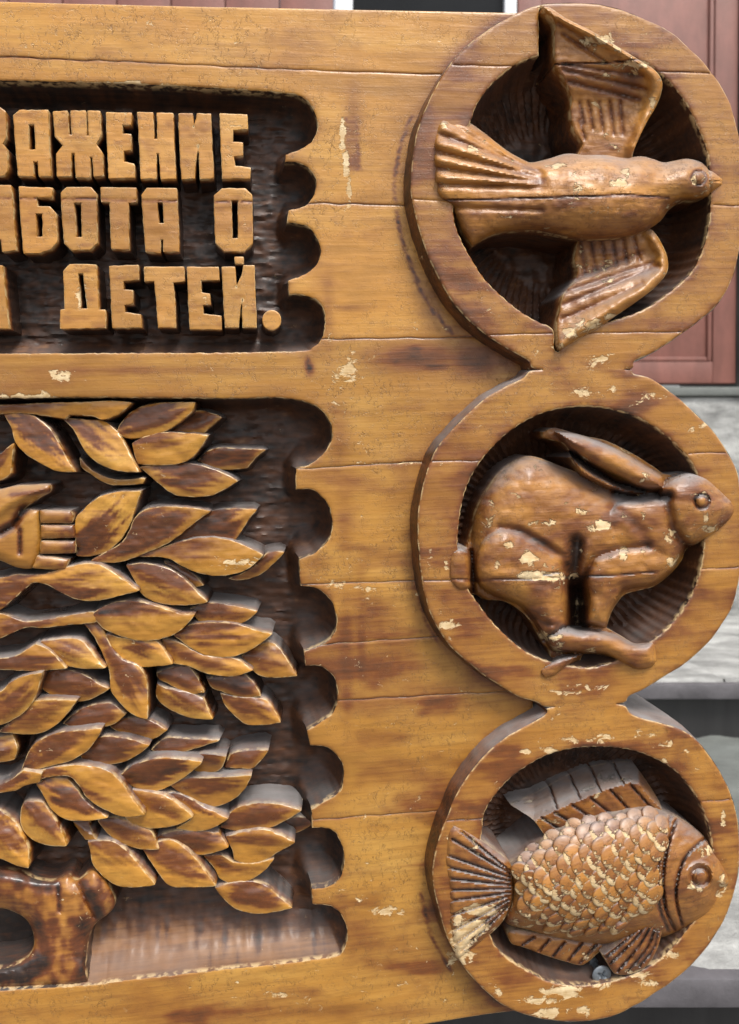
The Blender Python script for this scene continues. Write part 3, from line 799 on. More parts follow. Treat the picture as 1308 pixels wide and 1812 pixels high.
# ------------------------------------------------------------------ foliage
# crop, outline, tip, depth of tip, depth of base, staining
LEAVES = [
    (cA, [(-120, 78), (0, 78), (120, 72), (300, 67), (400, 63), (474, 68), (430, 105), (375, 124), (330, 112), (250, 108), (235, 122), (90, 102), (0, 104), (-120, 108)], (474, 68), 46, 60, .45),
    (cA, [(18, 108), (90, 105), (140, 128), (185, 170), (215, 220), (240, 270), (268, 315), (210, 312), (150, 285), (95, 250), (60, 210), (45, 160)], (268, 315), 42, 62, .3),
    (cA, [(232, 125), (300, 130), (370, 135), (410, 160), (440, 200), (465, 250), (500, 315), (440, 312), (380, 295), (330, 262), (295, 215), (270, 165)], (500, 315), 42, 66, .28),
    (cA, [(290, 268), (320, 303), (370, 333), (430, 348), (522, 342), (515, 357), (450, 361), (390, 358), (340, 328), (300, 300)], (522, 342), 62, 80, .6),
    (cA, [(425, 175), (440, 140), (480, 100), (540, 75), (620, 68), (703, 68), (690, 100), (640, 140), (590, 170), (530, 188), (465, 192)], (703, 68), 44, 64, .45),
    (cA, [(610, 170), (650, 130), (700, 98), (760, 105), (800, 120), (760, 150), (735, 178), (680, 175)], (800, 120), 62, 82, .75),
    (cA, [(480, 215), (530, 190), (600, 176), (680, 180), (750, 186), (725, 225), (690, 265), (640, 285), (560, 290), (500, 285), (488, 250)], (750, 186), 40, 60, .4),
    (cA, [(720, 275), (750, 245), (800, 232), (880, 235), (958, 238), (925, 262), (895, 300), (830, 305), (770, 300)], (958, 238), 56, 78, .75),
    (cA, [(510, 300), (600, 292), (700, 290), (770, 310), (820, 330), (858, 350), (810, 378), (760, 400), (690, 404), (630, 395), (580, 360), (545, 330)], (858, 350), 44, 66, .45),
    (cA, [(275, 500), (300, 460), (360, 410), (430, 392), (508, 388), (490, 440), (465, 510), (430, 565), (380, 605), (320, 620), (280, 618)], (508, 388), 46, 64, .42),
    (cA, [(490, 485), (530, 455), (600, 445), (700, 450), (757, 460), (700, 500), (640, 550), (590, 580), (520, 610), (430, 640), (330, 640), (380, 610), (440, 575), (470, 530)], (757, 460), 42, 66, .48),
    (cA, [(600, 580), (640, 545), (700, 500), (770, 460), (850, 452), (925, 455), (900, 485), (870, 530), (845, 565), (780, 555), (690, 560)], (925, 455), 52, 72, .7),
    (cA, [(480, 620), (560, 600), (640, 575), (720, 558), (800, 560), (870, 580), (950, 618), (910, 655), (860, 680), (790, 690), (720, 680), (660, 655), (600, 625)], (950, 618), 38, 62, .32),
    (cA, [(830, 702), (880, 685), (930, 650), (970, 612), (1025, 608), (990, 645), (940, 685), (880, 705)], (1025, 608), 54, 70, .6),
    (cA, [(460, 655), (520, 650), (600, 665), (660, 700), (700, 740), (748, 786), (690, 795), (620, 795), (550, 780), (510, 750), (490, 710)], (748, 786), 44, 64, .5),
    (cA, [(595, 640), (650, 660), (700, 690), (735, 726), (700, 732), (660, 702)], (735, 726), 62, 78, .7),
    (cA, [(60, 690), (150, 690), (250, 662), (330, 650), (390, 670), (440, 705), (497, 746), (440, 760), (350, 780), (280, 775), (220, 750), (170, 722), (120, 716), (80, 745), (0, 812), (-80, 830), (-80, 720), (20, 700)], (497, 746), 42, 66, .38),
    (cA, [(-80, 270), (0, 255), (25, 235), (48, 215), (42, 260), (38, 320), (0, 345), (-80, 350)], (48, 215), 50, 58, .5),
    (cB, [(0, 95), (50, 112), (110, 125), (220, 108), (330, 90), (365, 100), (345, 122), (250, 132), (160, 142), (90, 142), (0, 180), (-80, 200), (-80, 80)], (365, 100), 58, 66, .35),
    (cB, [(335, 95), (400, 60), (460, 50), (530, 58), (600, 80), (660, 100), (702, 98), (670, 135), (630, 165), (570, 185), (500, 188), (430, 170), (370, 140)], (702, 98), 38, 60, .3),
    (cB, [(690, 78), (740, 58), (830, 64), (928, 86), (900, 110), (860, 130), (790, 130), (720, 120)], (928, 86), 50, 70, .6),
    (cB, [(630, 170), (690, 135), (770, 128), (860, 135), (935, 160), (982, 167), (940, 200), (890, 230), (830, 248), (760, 245), (700, 220)], (982, 167), 40, 64, .42),
    (cB, [(150, 195), (230, 185), (290, 190), (320, 220), (350, 260), (377, 289), (300, 290), (230, 275), (190, 240)], (377, 289), 46, 64, .2),
    (cB, [(385, 170), (450, 185), (540, 195), (570, 200), (600, 240), (622, 275), (560, 282), (500, 283), (450, 260), (410, 220)], (622, 275), 46, 64, .22),
    (cB, [(590, 185), (650, 200), (700, 230), (760, 250), (850, 258), (912, 298), (870, 312), (820, 318), (740, 305), (680, 280), (620, 270), (600, 230)], (912, 298), 46, 66, .5),
    (cB, [(875, 248), (920, 215), (970, 195), (1000, 210), (1030, 250), (1072, 317), (1010, 322), (950, 318), (910, 290)], (1072, 317), 52, 72, .6),
    (cB, [(300, 120), (340, 110), (370, 150), (400, 215), (440, 260), (500, 285), (525, 330), (532, 400), (532, 472), (490, 460), (440, 420), (405, 370), (400, 310), (380, 250), (345, 180)], (532, 472), 42, 72, .38),
    (cB, [(570, 310), (620, 290), (680, 285), (710, 320), (737, 377), (680, 380), (620, 350), (580, 330)], (737, 377), 64, 80, .8),
    (cB, [(570, 350), (600, 365), (680, 380), (735, 400), (750, 440), (767, 473), (700, 470), (640, 450), (590, 420), (568, 390)], (767, 473), 58, 74, .55),
    (cB, [(750, 330), (800, 320), (890, 318), (920, 350), (942, 391), (880, 395), (810, 375), (770, 360)], (942, 391), 62, 78, .75),
    (cB, [(800, 385), (860, 398), (940, 400), (975, 420), (1013, 486), (950, 493), (890, 490), (840, 450), (815, 420)], (1013, 486), 56, 74, .62),
    (cB, [(-80, 410), (0, 380), (40, 345), (90, 322), (149, 311), (135, 370), (110, 420), (70, 460), (0, 495), (-80, 510)], (149, 311), 42, 60, .42),
    (cB, [(140, 345), (180, 305), (250, 300), (310, 320), (360, 350), (392, 366), (350, 390), (300, 408), (220, 400), (170, 375)], (392, 366), 56, 74, .8),
    (cB, [(60, 470), (110, 420), (150, 410), (200, 408), (276, 409), (240, 455), (200, 495), (140, 525), (60, 525), (0, 520)], (276, 409), 46, 66, .62),
    (cB, [(230, 490), (280, 450), (340, 425), (400, 420), (452, 457), (410, 490), (350, 505), (290, 510)], (452, 457), 58, 74, .7),
    (cB, [(78, 662), (110, 590), (150, 550), (220, 525), (300, 518), (368, 509), (345, 550), (310, 590), (250, 625), (170, 645), (110, 660)], (368, 509), 40, 62, .42),
    (cB, [(290, 600), (330, 560), (380, 540), (460, 548), (536, 571), (500, 600), (450, 625), (380, 640), (310, 640)], (536, 571), 50, 68, .68),
    (cB, [(400, 500), (450, 475), (530, 478), (602, 515), (545, 545), (460, 535)], (602, 515), 66, 80, .75),
    (cB, [(550, 585), (600, 545), (680, 548), (790, 552), (700, 580), (620, 600)], (790, 552), 66, 80, .7),
    (cB, [(75, 690), (160, 660), (250, 645), (330, 648), (390, 665), (440, 710), (480, 770), (520, 820), (450, 825), (380, 800), (320, 760), (285, 710), (250, 680), (190, 680), (130, 692)], (520, 820), 36, 56, .28),
    (cB, [(135, 710), (180, 690), (240, 690), (270, 720), (300, 765), (340, 800), (388, 831), (310, 840), (240, 835), (190, 800), (160, 750)], (388, 831), 42, 60, .38),
    (cB, [(-80, 700), (0, 712), (50, 690), (85, 662), (150, 672), (140, 700), (85, 715), (60, 730), (0, 740), (-80, 760)], (150, 672), 44, 62, .3),
    (cB, [(435, 680), (480, 645), (560, 620), (640, 620), (728, 631), (690, 665), (640, 700), (590, 725), (540, 735), (480, 715)], (728, 631), 42, 62, .5),
    (cB, [(690, 610), (740, 603), (815, 612), (800, 650), (770, 665), (720, 665), (700, 650)], (815, 612), 54, 70, .55),
    (cB, [(815, 648), (835, 605), (880, 590), (968, 590), (940, 625), (910, 650), (860, 650)], (968, 590), 54, 72, .65),
    (cB, [(620, 715), (670, 690), (760, 690), (850, 685), (908, 680), (890, 715), (860, 750), (810, 780), (760, 790), (700, 770)], (908, 680), 44, 64, .55),
    (cB, [(470, 730), (540, 740), (600, 755), (650, 790), (695, 828), (640, 855), (550, 868), (480, 850), (455, 830), (515, 828), (500, 780)], (695, 828), 42, 62, .42),
    (cB, [(600, 740), (660, 750), (720, 785), (823, 836), (780, 860), (720, 878), (640, 870), (692, 842), (680, 800)], (823, 836), 46, 66, .42),
    (cC, [(800, 130), (840, 75), (900, 50), (1000, 48), (1087, 71), (1030, 105), (960, 135), (880, 142)], (1087, 71), 48, 70, .62),
    (cC, [(80, 60), (100, 38), (155, 40), (180, 75), (205, 120), (225, 160), (238, 196), (190, 195), (130, 180), (95, 150), (78, 115)], (238, 196), 42, 62, .5),
    (cC, [(-80, 80), (0, 70), (30, 95), (60, 120), (80, 165), (100, 205), (101, 276), (50, 262), (0, 240), (-80, 220)], (101, 276), 46, 60, .45),
    (cC, [(355, 105), (400, 95), (470, 110), (540, 140), (573, 209), (500, 205), (440, 185), (390, 150)], (573, 209), 54, 70, .6),
    (cC, [(320, 185), (370, 180), (420, 190), (470, 230), (510, 280), (558, 337), (490, 345), (430, 340), (380, 310), (340, 265), (330, 220)], (558, 337), 42, 64, .42),
    (cC, [(268, 112), (318, 106), (332, 150), (350, 178), (310, 172)], (350, 178), 64, 76, .6),
    (cC, [(560, 165), (640, 145), (720, 145), (790, 150), (823, 202), (770, 220), (710, 228), (650, 205), (600, 185)], (823, 202), 56, 72, .55),
    (cC, [(520, 210), (560, 190), (620, 178), (670, 210), (710, 250), (740, 290), (778, 341), (700, 345), (620, 340), (580, 300), (545, 250)], (778, 341), 42, 64, .5),
    (cC, [(820, 165), (880, 150), (950, 140), (1010, 160), (1063, 186), (1010, 215), (960, 245), (900, 260), (850, 245), (840, 205)], (1063, 186), 44, 64, .38),
    (cC, [(740, 235), (800, 235), (850, 260), (930, 262), (989, 245), (960, 280), (910, 315), (850, 335), (800, 315), (780, 280)], (989, 245), 54, 72, .6),
    (cC, [(780, 350), (850, 330), (920, 330), (970, 350), (1010, 385), (1054, 421), (990, 435), (920, 440), (850, 420), (810, 385)], (1054, 421), 50, 70, .5),
    (cC, [(1000, 135), (1045, 100), (1110, 95), (1128, 118), (1080, 145), (1035, 148)], (1128, 118), 84, 96, .85),
    (cB, [(-80, 262), (0, 258), (60, 248), (130, 205), (180, 230), (237, 291), (120, 298), (0, 294), (-80, 296)], (237, 291), 50, 64, .6),
    (cB, [(-80, 545), (0, 542), (45, 532), (60, 580), (50, 620), (0, 628), (-80, 630)], (60, 580), 66, 72, .75),
]
BRANCH = {18, 41}
for i, (cf, pts, tip, nt_, nb_, sv) in enumerate(LEAVES):
    o = wobble(smooth(cf(pts), 3.2, corner=44), .6, 8, 200 + i); o = o - bnormals(o) * 1.4
    P, T, d = region(o, [], 4.2, (.9, 2.4))
    tp = cf([tip])[0]; far = o[np.argmax(((o - tp) ** 2).sum(1))]
    ax = tp - far; L = np.linalg.norm(ax); ax /= L
    t = np.clip(((P - far) @ ax) / L, 0, 1); sgn = ((P - far) @ np.array([-ax[1], ax[0]])) / L      # + = lower side for leaves pointing right
    dm = max(d.max(), 6)
    q = np.clip(d / dm, 0, 1)
    rs = random.Random(900 + i)
    n = nb_ + (nt_ - nb_) * t ** .8 - 1.5 * (1 - (1 - q) ** 2) * min(1, dm / 22) + .5 * np.clip(1 - d / 1.6, 0, 1) ** 2
    bend = rs.uniform(.0, .10) * rs.choice((-1, 1)) * np.sin(t * PI)
    n = n + np.where(sgn > bend, rs.uniform(8, 34), rs.uniform(8, 30)) * np.abs(sgn - bend) + 1.3 * gouge(P @ ax / 24, (P @ np.array([-ax[1], ax[0]])) / 9, 20 + i) + (fbm(P[:, 0] / 30, P[:, 1] / 18, 300 + i) - .5) * 4 + (vnoise(P[:, 0] / 9, P[:, 1] / 6, 310 + i) - .5) * 1.0
    # brown patch rubbed over part of the blade, golden towards the rim and tip
    pt = rs.uniform(.25, .5); ps = rs.uniform(-.12, .03)
    al = P @ ax; ac = P @ np.array([-ax[1], ax[0]])
    str_ = .65 * fbm(al / 70, ac / 6.5, 400 + i, 3) + .35 * fbm(P[:, 0] / 60, P[:, 1] / 4.5, 430 + i, 3)
    core_ = np.exp(-(((t - pt) / .36) ** 2 + ((sgn - ps) / .16) ** 2))
    st = sstep(.38, .70, str_ * .75 + core_ * .42 + (sv - .4) * .55) * rs.uniform(.42, .68)
    st = st * (1 - .75 * (1 - sstep(1, 13, d)) * sstep(-.06, .08, sgn)) * (1 - .7 * sstep(.80, 1.0, t)) + .30 * (1 - sstep(0, .22, t)) + .45 * np.clip(sv - .6, 0, 1)
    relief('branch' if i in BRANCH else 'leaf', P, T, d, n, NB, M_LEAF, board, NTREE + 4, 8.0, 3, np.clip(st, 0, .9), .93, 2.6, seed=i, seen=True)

# carved hand among the leaves
hand_pts = [(-120, 230), (0, 213), (120, 186), (250, 178), (380, 170), (416, 190), (410, 235), (330, 282), (250, 335), (200, 380), (240, 375), (325, 388), (330, 480), (342, 620), (322, 760), (272, 862), (150, 862), (0, 802), (-120, 780)]
o = smooth(cH(hand_pts), 3.2, corner=70)
P, T, d = region(o, [], 4.0, (.9, 2.4))
thumb = cH([(-60, 420), (60, 330), (200, 260), (390, 205)])
n = 56 - 9 * np.sqrt(np.clip(d / 16, 0, 1)) - 9 * np.exp(-(linedist(P, thumb) / 13) ** 2) + 12 * np.exp(-(linedist(P, cH([(0, 580), (110, 520), (190, 390), (215, 360)])) / 6) ** 2) + 5 * np.exp(-(linedist(P, cH([(165, 560), (165, 740)])) / 4.5) ** 2) + 4 * np.exp(-(linedist(P, cH([(335, 390), (335, 620), (320, 760), (270, 860)])) / 3) ** 2)
st = .15 + .75 * np.exp(-(linedist(P, cH([(0, 560), (110, 500), (190, 380)])) / 9) ** 2) + .65 * np.exp(-(linedist(P, cH([(165, 540), (165, 740)])) / 4) ** 2) + .4 * np.exp(-(linedist(P, cH([(100, 260), (300, 240), (400, 220)])) / 6) ** 2)
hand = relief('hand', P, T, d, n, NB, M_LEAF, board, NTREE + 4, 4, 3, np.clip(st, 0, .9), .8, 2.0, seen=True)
hand['label'] = 'carved open hand among the leaves'
for k, f in enumerate([[(338, 393), (580, 398), (598, 430), (596, 472), (585, 488), (342, 486)], [(346, 516), (600, 518), (612, 560), (612, 608), (346, 614)], [(346, 646), (610, 650), (620, 690), (616, 735), (338, 740)], [(312, 770), (440, 780), (566, 800), (538, 872), (400, 868), (276, 860)]]):
    o = smooth(cH(f), 2.5, corner=50); o = o - bnormals(o) * 1.6
    P, T, d = region(o, [], 3.0, (.9, 2.2))
    n = 52 - 5 * np.sqrt(np.clip(d / 8, 0, 1)) + .06 * (P[:, 0] - 70)
    st = .15 + .3 * fbm(P[:, 0] / 20, P[:, 1] / 5, 500 + k) + .4 * sstep(95, 130, P[:, 0]) * vnoise(P[:, 0] / 9, P[:, 1] / 9, k)
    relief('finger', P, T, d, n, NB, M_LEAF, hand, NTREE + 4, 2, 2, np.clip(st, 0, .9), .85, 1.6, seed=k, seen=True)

# carved wrist rising from the lower sill
wr = [(-120, 190), (0, 180), (150, 190), (300, 255), (420, 275), (480, 262), (560, 228), (640, 265), (760, 190), (830, 220), (890, 290), (950, 410), (945, 490), (880, 560), (795, 625), (745, 720), (715, 900), (712, 1040), (725, 1105), (640, 1140), (400, 1138), (160, 1152), (-120, 1150), (-120, 1010), (60, 990), (200, 930), (270, 840), (280, 740), (250, 640), (190, 570), (80, 515), (0, 500), (-120, 500)]
o = smooth(cW(wr), 3.2, corner=70)
P, T, d = region(o, [], 4.0, (.9, 2.4, 5))
low = sstep(1650, 1735, P[:, 1])
n = (70 - 20 * np.sqrt(np.clip(d / 26, 0, 1))) * (1 - low) + low * (NB + 3 + 6 * (1 - sstep(0, 8, d)))
for ln, w_, h_ in (([(490, 300), (480, 400), (490, 520)], 4, 4), ([(640, 270), (700, 420), (775, 575)], 3.2, 6), ([(0, 250), (300, 300), (480, 300)], 8, -4)):
    n = n + h_ * np.exp(-(linedist(P, cW(ln)) / w_) ** 2)
n = n + 2.6 * gouge(P[:, 0] / 12, P[:, 1] / 26, 66)
st = .32 + .45 * np.exp(-(linedist(P, cW([(0, 230), (250, 280), (400, 320)])) / 14) ** 2) + .6 * np.exp(-(linedist(P, cW([(480, 300), (490, 520)])) / 4) ** 2) + .6 * np.exp(-(linedist(P, cW([(700, 300), (760, 420), (830, 560)])) / 10) ** 2) + .5 * np.exp(-(linedist(P, cW([(700, 640), (690, 900), (690, 1050)])) / 16) ** 2) + .55 * np.exp(-(linedist(P, cW([(-100, 1060), (200, 1040), (380, 960)])) / 18) ** 2) + .45 * np.exp(-(linedist(P, cW([(330, 650), (380, 850), (200, 1020)])) / 16) ** 2) + .8 * (fbm(P[:, 0] / 16, P[:, 1] / 22, 77) - .5)
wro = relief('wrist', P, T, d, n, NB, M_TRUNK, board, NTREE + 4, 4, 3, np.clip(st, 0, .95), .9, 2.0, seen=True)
wro['label'] = 'carved wrist and knuckles below the foliage'

# ------------------------------------------------------------------ the three rings
rings = []
for k, (ro, ho) in enumerate(((RING1, HOLE1), (RING2, HOLE2), (RING3, HOLE3)), 1):
    o = smooth(ro, 4.0, corner=50)
    nn = bnormals(o)
    o = o + nn * ((vnoise(o[:, 0] / 20, o[:, 1] / 20, k) - .5) * 1.6)[:, None]
    h = smooth(ho, 3.0, corner=75)
    c = h.mean(0); ang = np.arctan2(h[:, 1] - c[1], h[:, 0] - c[0])
    nfl = 84
    flute = np.abs(np.sin(ang * nfl / 2 + 1.5 * np.sin(3 * ang + k)))
    h = h - bnormals(h) * (1.1 * flute)[:, None]
    lines = [smooth(s, 6, closed=False) for s in SEAMS[k]]
    ex = []
    for s in lines:
        s[:, 1] += (vnoise(s[:, 0] / 22, s[:, 0] * 0, 140 + k) - .5) * 2.5
        q = smooth(s, 3.5, closed=False)
        for dy in (-1.4, 0, 1.4, -3.5, 3.5):
            ex.append(q + np.array([0, dy]))
    ex = np.vstack(ex); ex = ex[inside(ex, o) & ~inside(ex, h)]
    A_ = np.vstack([o, h]); B_ = np.vstack([np.roll(o, -1, 0), np.roll(h, -1, 0)])
    ex = ex[segdist(ex, A_, B_) > 2.5]
    P, T, d = region(o, [h], 5.0, (1.2, 3.5), (), ex)
    nk = ((np.abs(P[:, 1] - 654.1) < 6) & (P[:, 0] > 960) & (P[:, 0] < 1104)) | ((np.abs(P[:, 1] - np.interp(P[:, 0], [978, 1095], [1251.9, 1246.5])) < 6) & (P[:, 0] > 981) & (P[:, 0] < 1092))
    d = np.where(nk, 10.0, d)
    n = (fbm(P[:, 0] / 90, P[:, 1] / 50, 600) - .5) * 3 + 2.0 * np.clip(1 - d / 3.5, 0, 1) ** 2
    st = .15 + .28 * sstep(.45, .80, fbm(P[:, 0] / 75, P[:, 1] / 34, 620, 4)) + .25 * np.exp(-d / 7) * vnoise(P[:, 0] / 22, P[:, 1] / 22, 630 + k)
    ho_d = np.abs(sdf(P, h)); st = st + .22 * np.exp(-ho_d / 14) * vnoise(P[:, 0] / 25, P[:, 1] / 25, 640 + k)
    left = sstep(60, 200, (c[0] - P[:, 0])); st = st + .10 * left
    for s in lines:
        ds = np.abs(P[:, 1] - ycurve(s, P[:, 0]))
        n = n + 1.5 * np.clip(1 - ds / 2.2, 0, 1)
        st = np.maximum(st, .6 * np.exp(-ds / 1.3) * (.3 + vnoise(P[:, 0] / 45, P[:, 0] * 0, 9 + k)) + .2 * np.exp(-ds / 12) * vnoise(P[:, 0] / 50, P[:, 0] * 0, 8 + k))
    # outer wall leans out a little down to the board, then runs on to the back
    E = None
    r = relief('ring_frame', P, T, d, n, 0.0, M_FACE, board, None, stain=np.clip(st, 0, .9), edgew=3.6, seed=k)
    r['label'] = ['ring round the flying bird', 'ring round the running hare', 'ring round the fish'][k - 1]
    rings.append(r)
    # outer wall as part of the ring
    nn = -bnormals(o); m = len(o)
    lv = [(0, 1.5), (1.2, 5), (3.5, 20), (6, NB), (7, 90), (7, NBACK)]
    V = []; W = []
    for off, dep in lv:
        q = o + nn * (off + (vnoise(o[:, 0] / 14, o[:, 1] / 14 + dep, 5) - .5) * 1.2)[:, None]
        V.append(to_world(q, np.full(m, dep + (0 if dep > 2 else 0.5)), 0.0)); W.append(wearcol(m, (.72 if dep < NB + 1 else .85) + .3 * (vnoise(o[:, 0] / 30, o[:, 1] / 30 + dep, 6) - .5), np.full(m, .4 if dep < 2 else 0), chipfield(o) * (.6 if dep < 6 else 0)))
    F = []
    x_, y_ = o[:, 0], o[:, 1]; ccw = (x_ * np.roll(y_, -1) - np.roll(x_, -1) * y_).sum() > 0
    for L in range(len(lv) - 1):
        for i in range(m):
            a, b2 = L * m + i, L * m + (i + 1) % m
            f = (a, b2, b2 + m, a + m)
            F.append(f if not ccw else f[::-1])
    mk('ring_rim', np.vstack(V), F, M_FACE, r, np.vstack(W), 45)
    # hollow: fluted gouge cuts down to an uneven floor
    P, T, d = region(h, [], 3.6, (1.0, 2.5, 5, 9, 14, 20))
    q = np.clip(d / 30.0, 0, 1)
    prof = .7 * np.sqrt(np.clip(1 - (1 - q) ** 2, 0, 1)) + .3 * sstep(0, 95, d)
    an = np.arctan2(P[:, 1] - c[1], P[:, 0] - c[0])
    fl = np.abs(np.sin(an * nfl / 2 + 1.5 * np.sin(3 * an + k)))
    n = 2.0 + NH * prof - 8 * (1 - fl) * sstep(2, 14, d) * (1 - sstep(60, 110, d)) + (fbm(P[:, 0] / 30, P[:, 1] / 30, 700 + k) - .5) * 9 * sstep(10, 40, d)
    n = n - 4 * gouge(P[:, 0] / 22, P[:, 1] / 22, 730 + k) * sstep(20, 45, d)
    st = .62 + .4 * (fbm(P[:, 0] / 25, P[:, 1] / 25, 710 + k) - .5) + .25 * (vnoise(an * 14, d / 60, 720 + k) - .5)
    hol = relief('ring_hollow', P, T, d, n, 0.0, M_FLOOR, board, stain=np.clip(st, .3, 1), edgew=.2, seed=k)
    if k == 1:
        # nail hole in the floor
        pass


# ------------------------------------------------------------------ animals
def puff(P, poly, H, W, p=2.0):
    """dome over a polygon: 0 outside, up to H at W inside"""
    s = sdf(P, poly); q = np.clip(s / W, 0, 1)
    return H * (1 - (1 - q) ** p) ** (1 / p), s


def G(P, line, w):
    return np.exp(-(linedist(P, line) / w) ** 2)


# --- bird
bird_o = smooth(cBird([(165, 460), (200, 450), (270, 462), (330, 500), (420, 570), (490, 610), (520, 618), (580, 605), (650, 585), (720, 590), (800, 590), (870, 600), (935, 595), (980, 605), (1020, 618), (1060, 612), (1110, 604), (1160, 615), (1190, 635), (1220, 650), (1258, 682), (1255, 705), (1215, 735), (1190, 750), (1140, 765), (1090, 768), (1040, 800), (1010, 840), (950, 880), (860, 905), (760, 912), (680, 907), (600, 892), (520, 878), (440, 882), (380, 892), (330, 915), (290, 940), (250, 880), (215, 800), (165, 755), (148, 690), (143, 600), (147, 520)]), 3.0, corner=60)
P, T, d = region(bird_o, [], 3.4, (.9, 2.4, 5))
body = smooth(cBird([(480, 640), (560, 605), (700, 585), (900, 595), (1010, 630), (1040, 720), (1030, 810), (950, 880), (760, 910), (560, 880), (430, 800)]), 6)
head = smooth(cBird([(985, 640), (1040, 612), (1110, 604), (1175, 625), (1215, 660), (1215, 725), (1150, 765), (1080, 765), (1010, 740)]), 6)
xz = (P[:, 0] - 700) * 2.1513
bins = np.arange(140, 1270, 20.0); wl = np.array([max(6.0, d[np.abs(xz - x) < 22].max()) for x in bins])
wl = np.convolve(np.pad(wl, 3, 'edge'), np.ones(7) / 7, 'valid')
W_ = np.interp(xz, bins, wl)
Hx = np.interp(xz, [140, 300, 480, 600, 760, 900, 1020, 1110, 1180, 1215, 1258], [33, 34, 40, 50, 60, 58, 46, 48, 42, 34, 28])
q = np.clip(d / W_, 0, 1)
pw = np.interp(xz, [420, 620], [3.5, 2.0])
h = Hx * (1 - (1 - q) ** pw) ** .55
for ln in ([(600, 690), (150, 575)], [(600, 700), (153, 640)], [(610, 715), (163, 705)], [(560, 660), (170, 510)], [(480, 640), (210, 470)], [(560, 800), (220, 790)]):
    h = h - 5 * G(P, cBird(ln), 5) * sstep(0, 25, cBird([(600, 0)])[0][0] - P[:, 0])
for ln in ([(590, 695), (150, 605)], [(590, 705), (157, 672)], [(520, 650), (155, 545)]):
    h = h + 4 * G(P, cBird(ln), 6) * sstep(0, 25, cBird([(560, 0)])[0][0] - P[:, 0])
eye = cBird([(1154, 677)])[0]; de = np.linalg.norm(P - eye, axis=1)
h = h - 4.5 * np.exp(-((de - 12) / 1.9) ** 2) + 2.0 * np.exp(-(de / 7) ** 2)
h = h - 4 * G(P, cBird([(1208, 692), (1258, 690)]), 1.6) - 4 * G(P, cBird([(1193, 640), (1198, 745)]), 2.2)
sb = cBird([(150, 762), (400, 758), (700, 748), (880, 742), (1040, 752)]); dsb = linedist(P, sb)
h = h - 3 * np.exp(-(dsb / 1.5) ** 2)
h = h + (fbm(P[:, 0] / 26, P[:, 1] / 16, 31) - .5) * 3
h = h - 1.8 * gouge(P[:, 0] / 20, P[:, 1] / 12, 35)
nbird = 21 - h
low = P[:, 1] > np.interp(P[:, 0], sb[:, 0], sb[:, 1])
st = .06 + .26 * low + .45 * (fbm(P[:, 0] / 40, P[:, 1] / 18, 41) - .5) + .7 * np.exp(-(dsb / 2) ** 2) + .5 * np.exp(-((de - 13) / 2.5) ** 2)
for ln in ([(600, 690), (150, 575)], [(600, 700), (153, 640)], [(610, 715), (163, 705)], [(560, 660), (170, 510)]):
    st = st + .35 * G(P, cBird(ln), 5) * sstep(0, 25, cBird([(600, 0)])[0][0] - P[:, 0])
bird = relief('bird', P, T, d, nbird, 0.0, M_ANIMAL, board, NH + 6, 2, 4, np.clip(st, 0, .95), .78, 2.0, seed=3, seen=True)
bird['label'] = 'carved flying bird'


def wing(name, pts, ridge, feather, lead, nb0, slope):
    o = smooth(cBird(pts), 3.0, corner=58)
    P, T, d = region(o, [], 3.4, (.9, 2.4, 5))
    dr = linedist(P, cBird(ridge))
    h = 15 * np.exp(-(dr / 13) ** 2) + 9 * np.exp(-(dr / 60) ** 2) - slope(P) + 4 * np.sqrt(np.clip(d / 5, 0, 1))
    st = .12 + .40 * (fbm(P[:, 0] / 35, P[:, 1] / 20, 51) - .5) + .15 * sstep(10, 40, dr) - .15 * np.exp(-(dr / 8) ** 2)
    for w_, lns in feather:
        for ln in lns:
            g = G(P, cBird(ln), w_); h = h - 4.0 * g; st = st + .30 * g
    h = h + (fbm(P[:, 0] / 16, P[:, 1] / 16, 61) - .5) * 3
    h = h - 1.6 * gouge(P[:, 0] / 14, P[:, 1] / 14, 36)
    s1 = cBird([(600, 245), (800, 240), (930, 225)])
    if name == 'up':
        g = np.exp(-(linedist(P, s1) / 1.6) ** 2); h = h - 4 * g; st = st + .6 * g
    return relief('wing', P, T, d, nb0 - h, 0.0, M_ANIMAL, bird, NH + 6, 2, 4, np.clip(st, 0, .95), .8, 2.0, seed=8, seen=True)


wing('up', [(562, 25), (590, 30), (650, 70), (750, 120), (850, 180), (930, 230), (985, 265), (1015, 310), (1010, 360), (990, 410), (960, 460), (930, 520), (905, 580), (890, 650), (850, 690), (700, 660), (690, 600), (710, 545), (680, 500), (665, 430), (668, 370), (640, 300), (608, 250), (604, 150), (604, 85)],
     [(570, 35), (650, 78), (750, 130), (850, 190), (930, 240), (985, 290), (990, 350), (960, 440), (910, 560)],
     [(4.5, [[(640, 130), (800, 240)], [(640, 265), (950, 340)], [(640, 245), (940, 290)], [(660, 310), (930, 380)], [(620, 90), (760, 170)]]), (3.5, [[(700, 390), (715, 470)], [(735, 390), (750, 490)], [(775, 390), (790, 500)], [(815, 385), (830, 510)], [(855, 385), (865, 510)], [(700, 460), (720, 530)]])],
     None, 13, lambda P: 22 * sstep(110, 190, P[:, 1]) - 8)
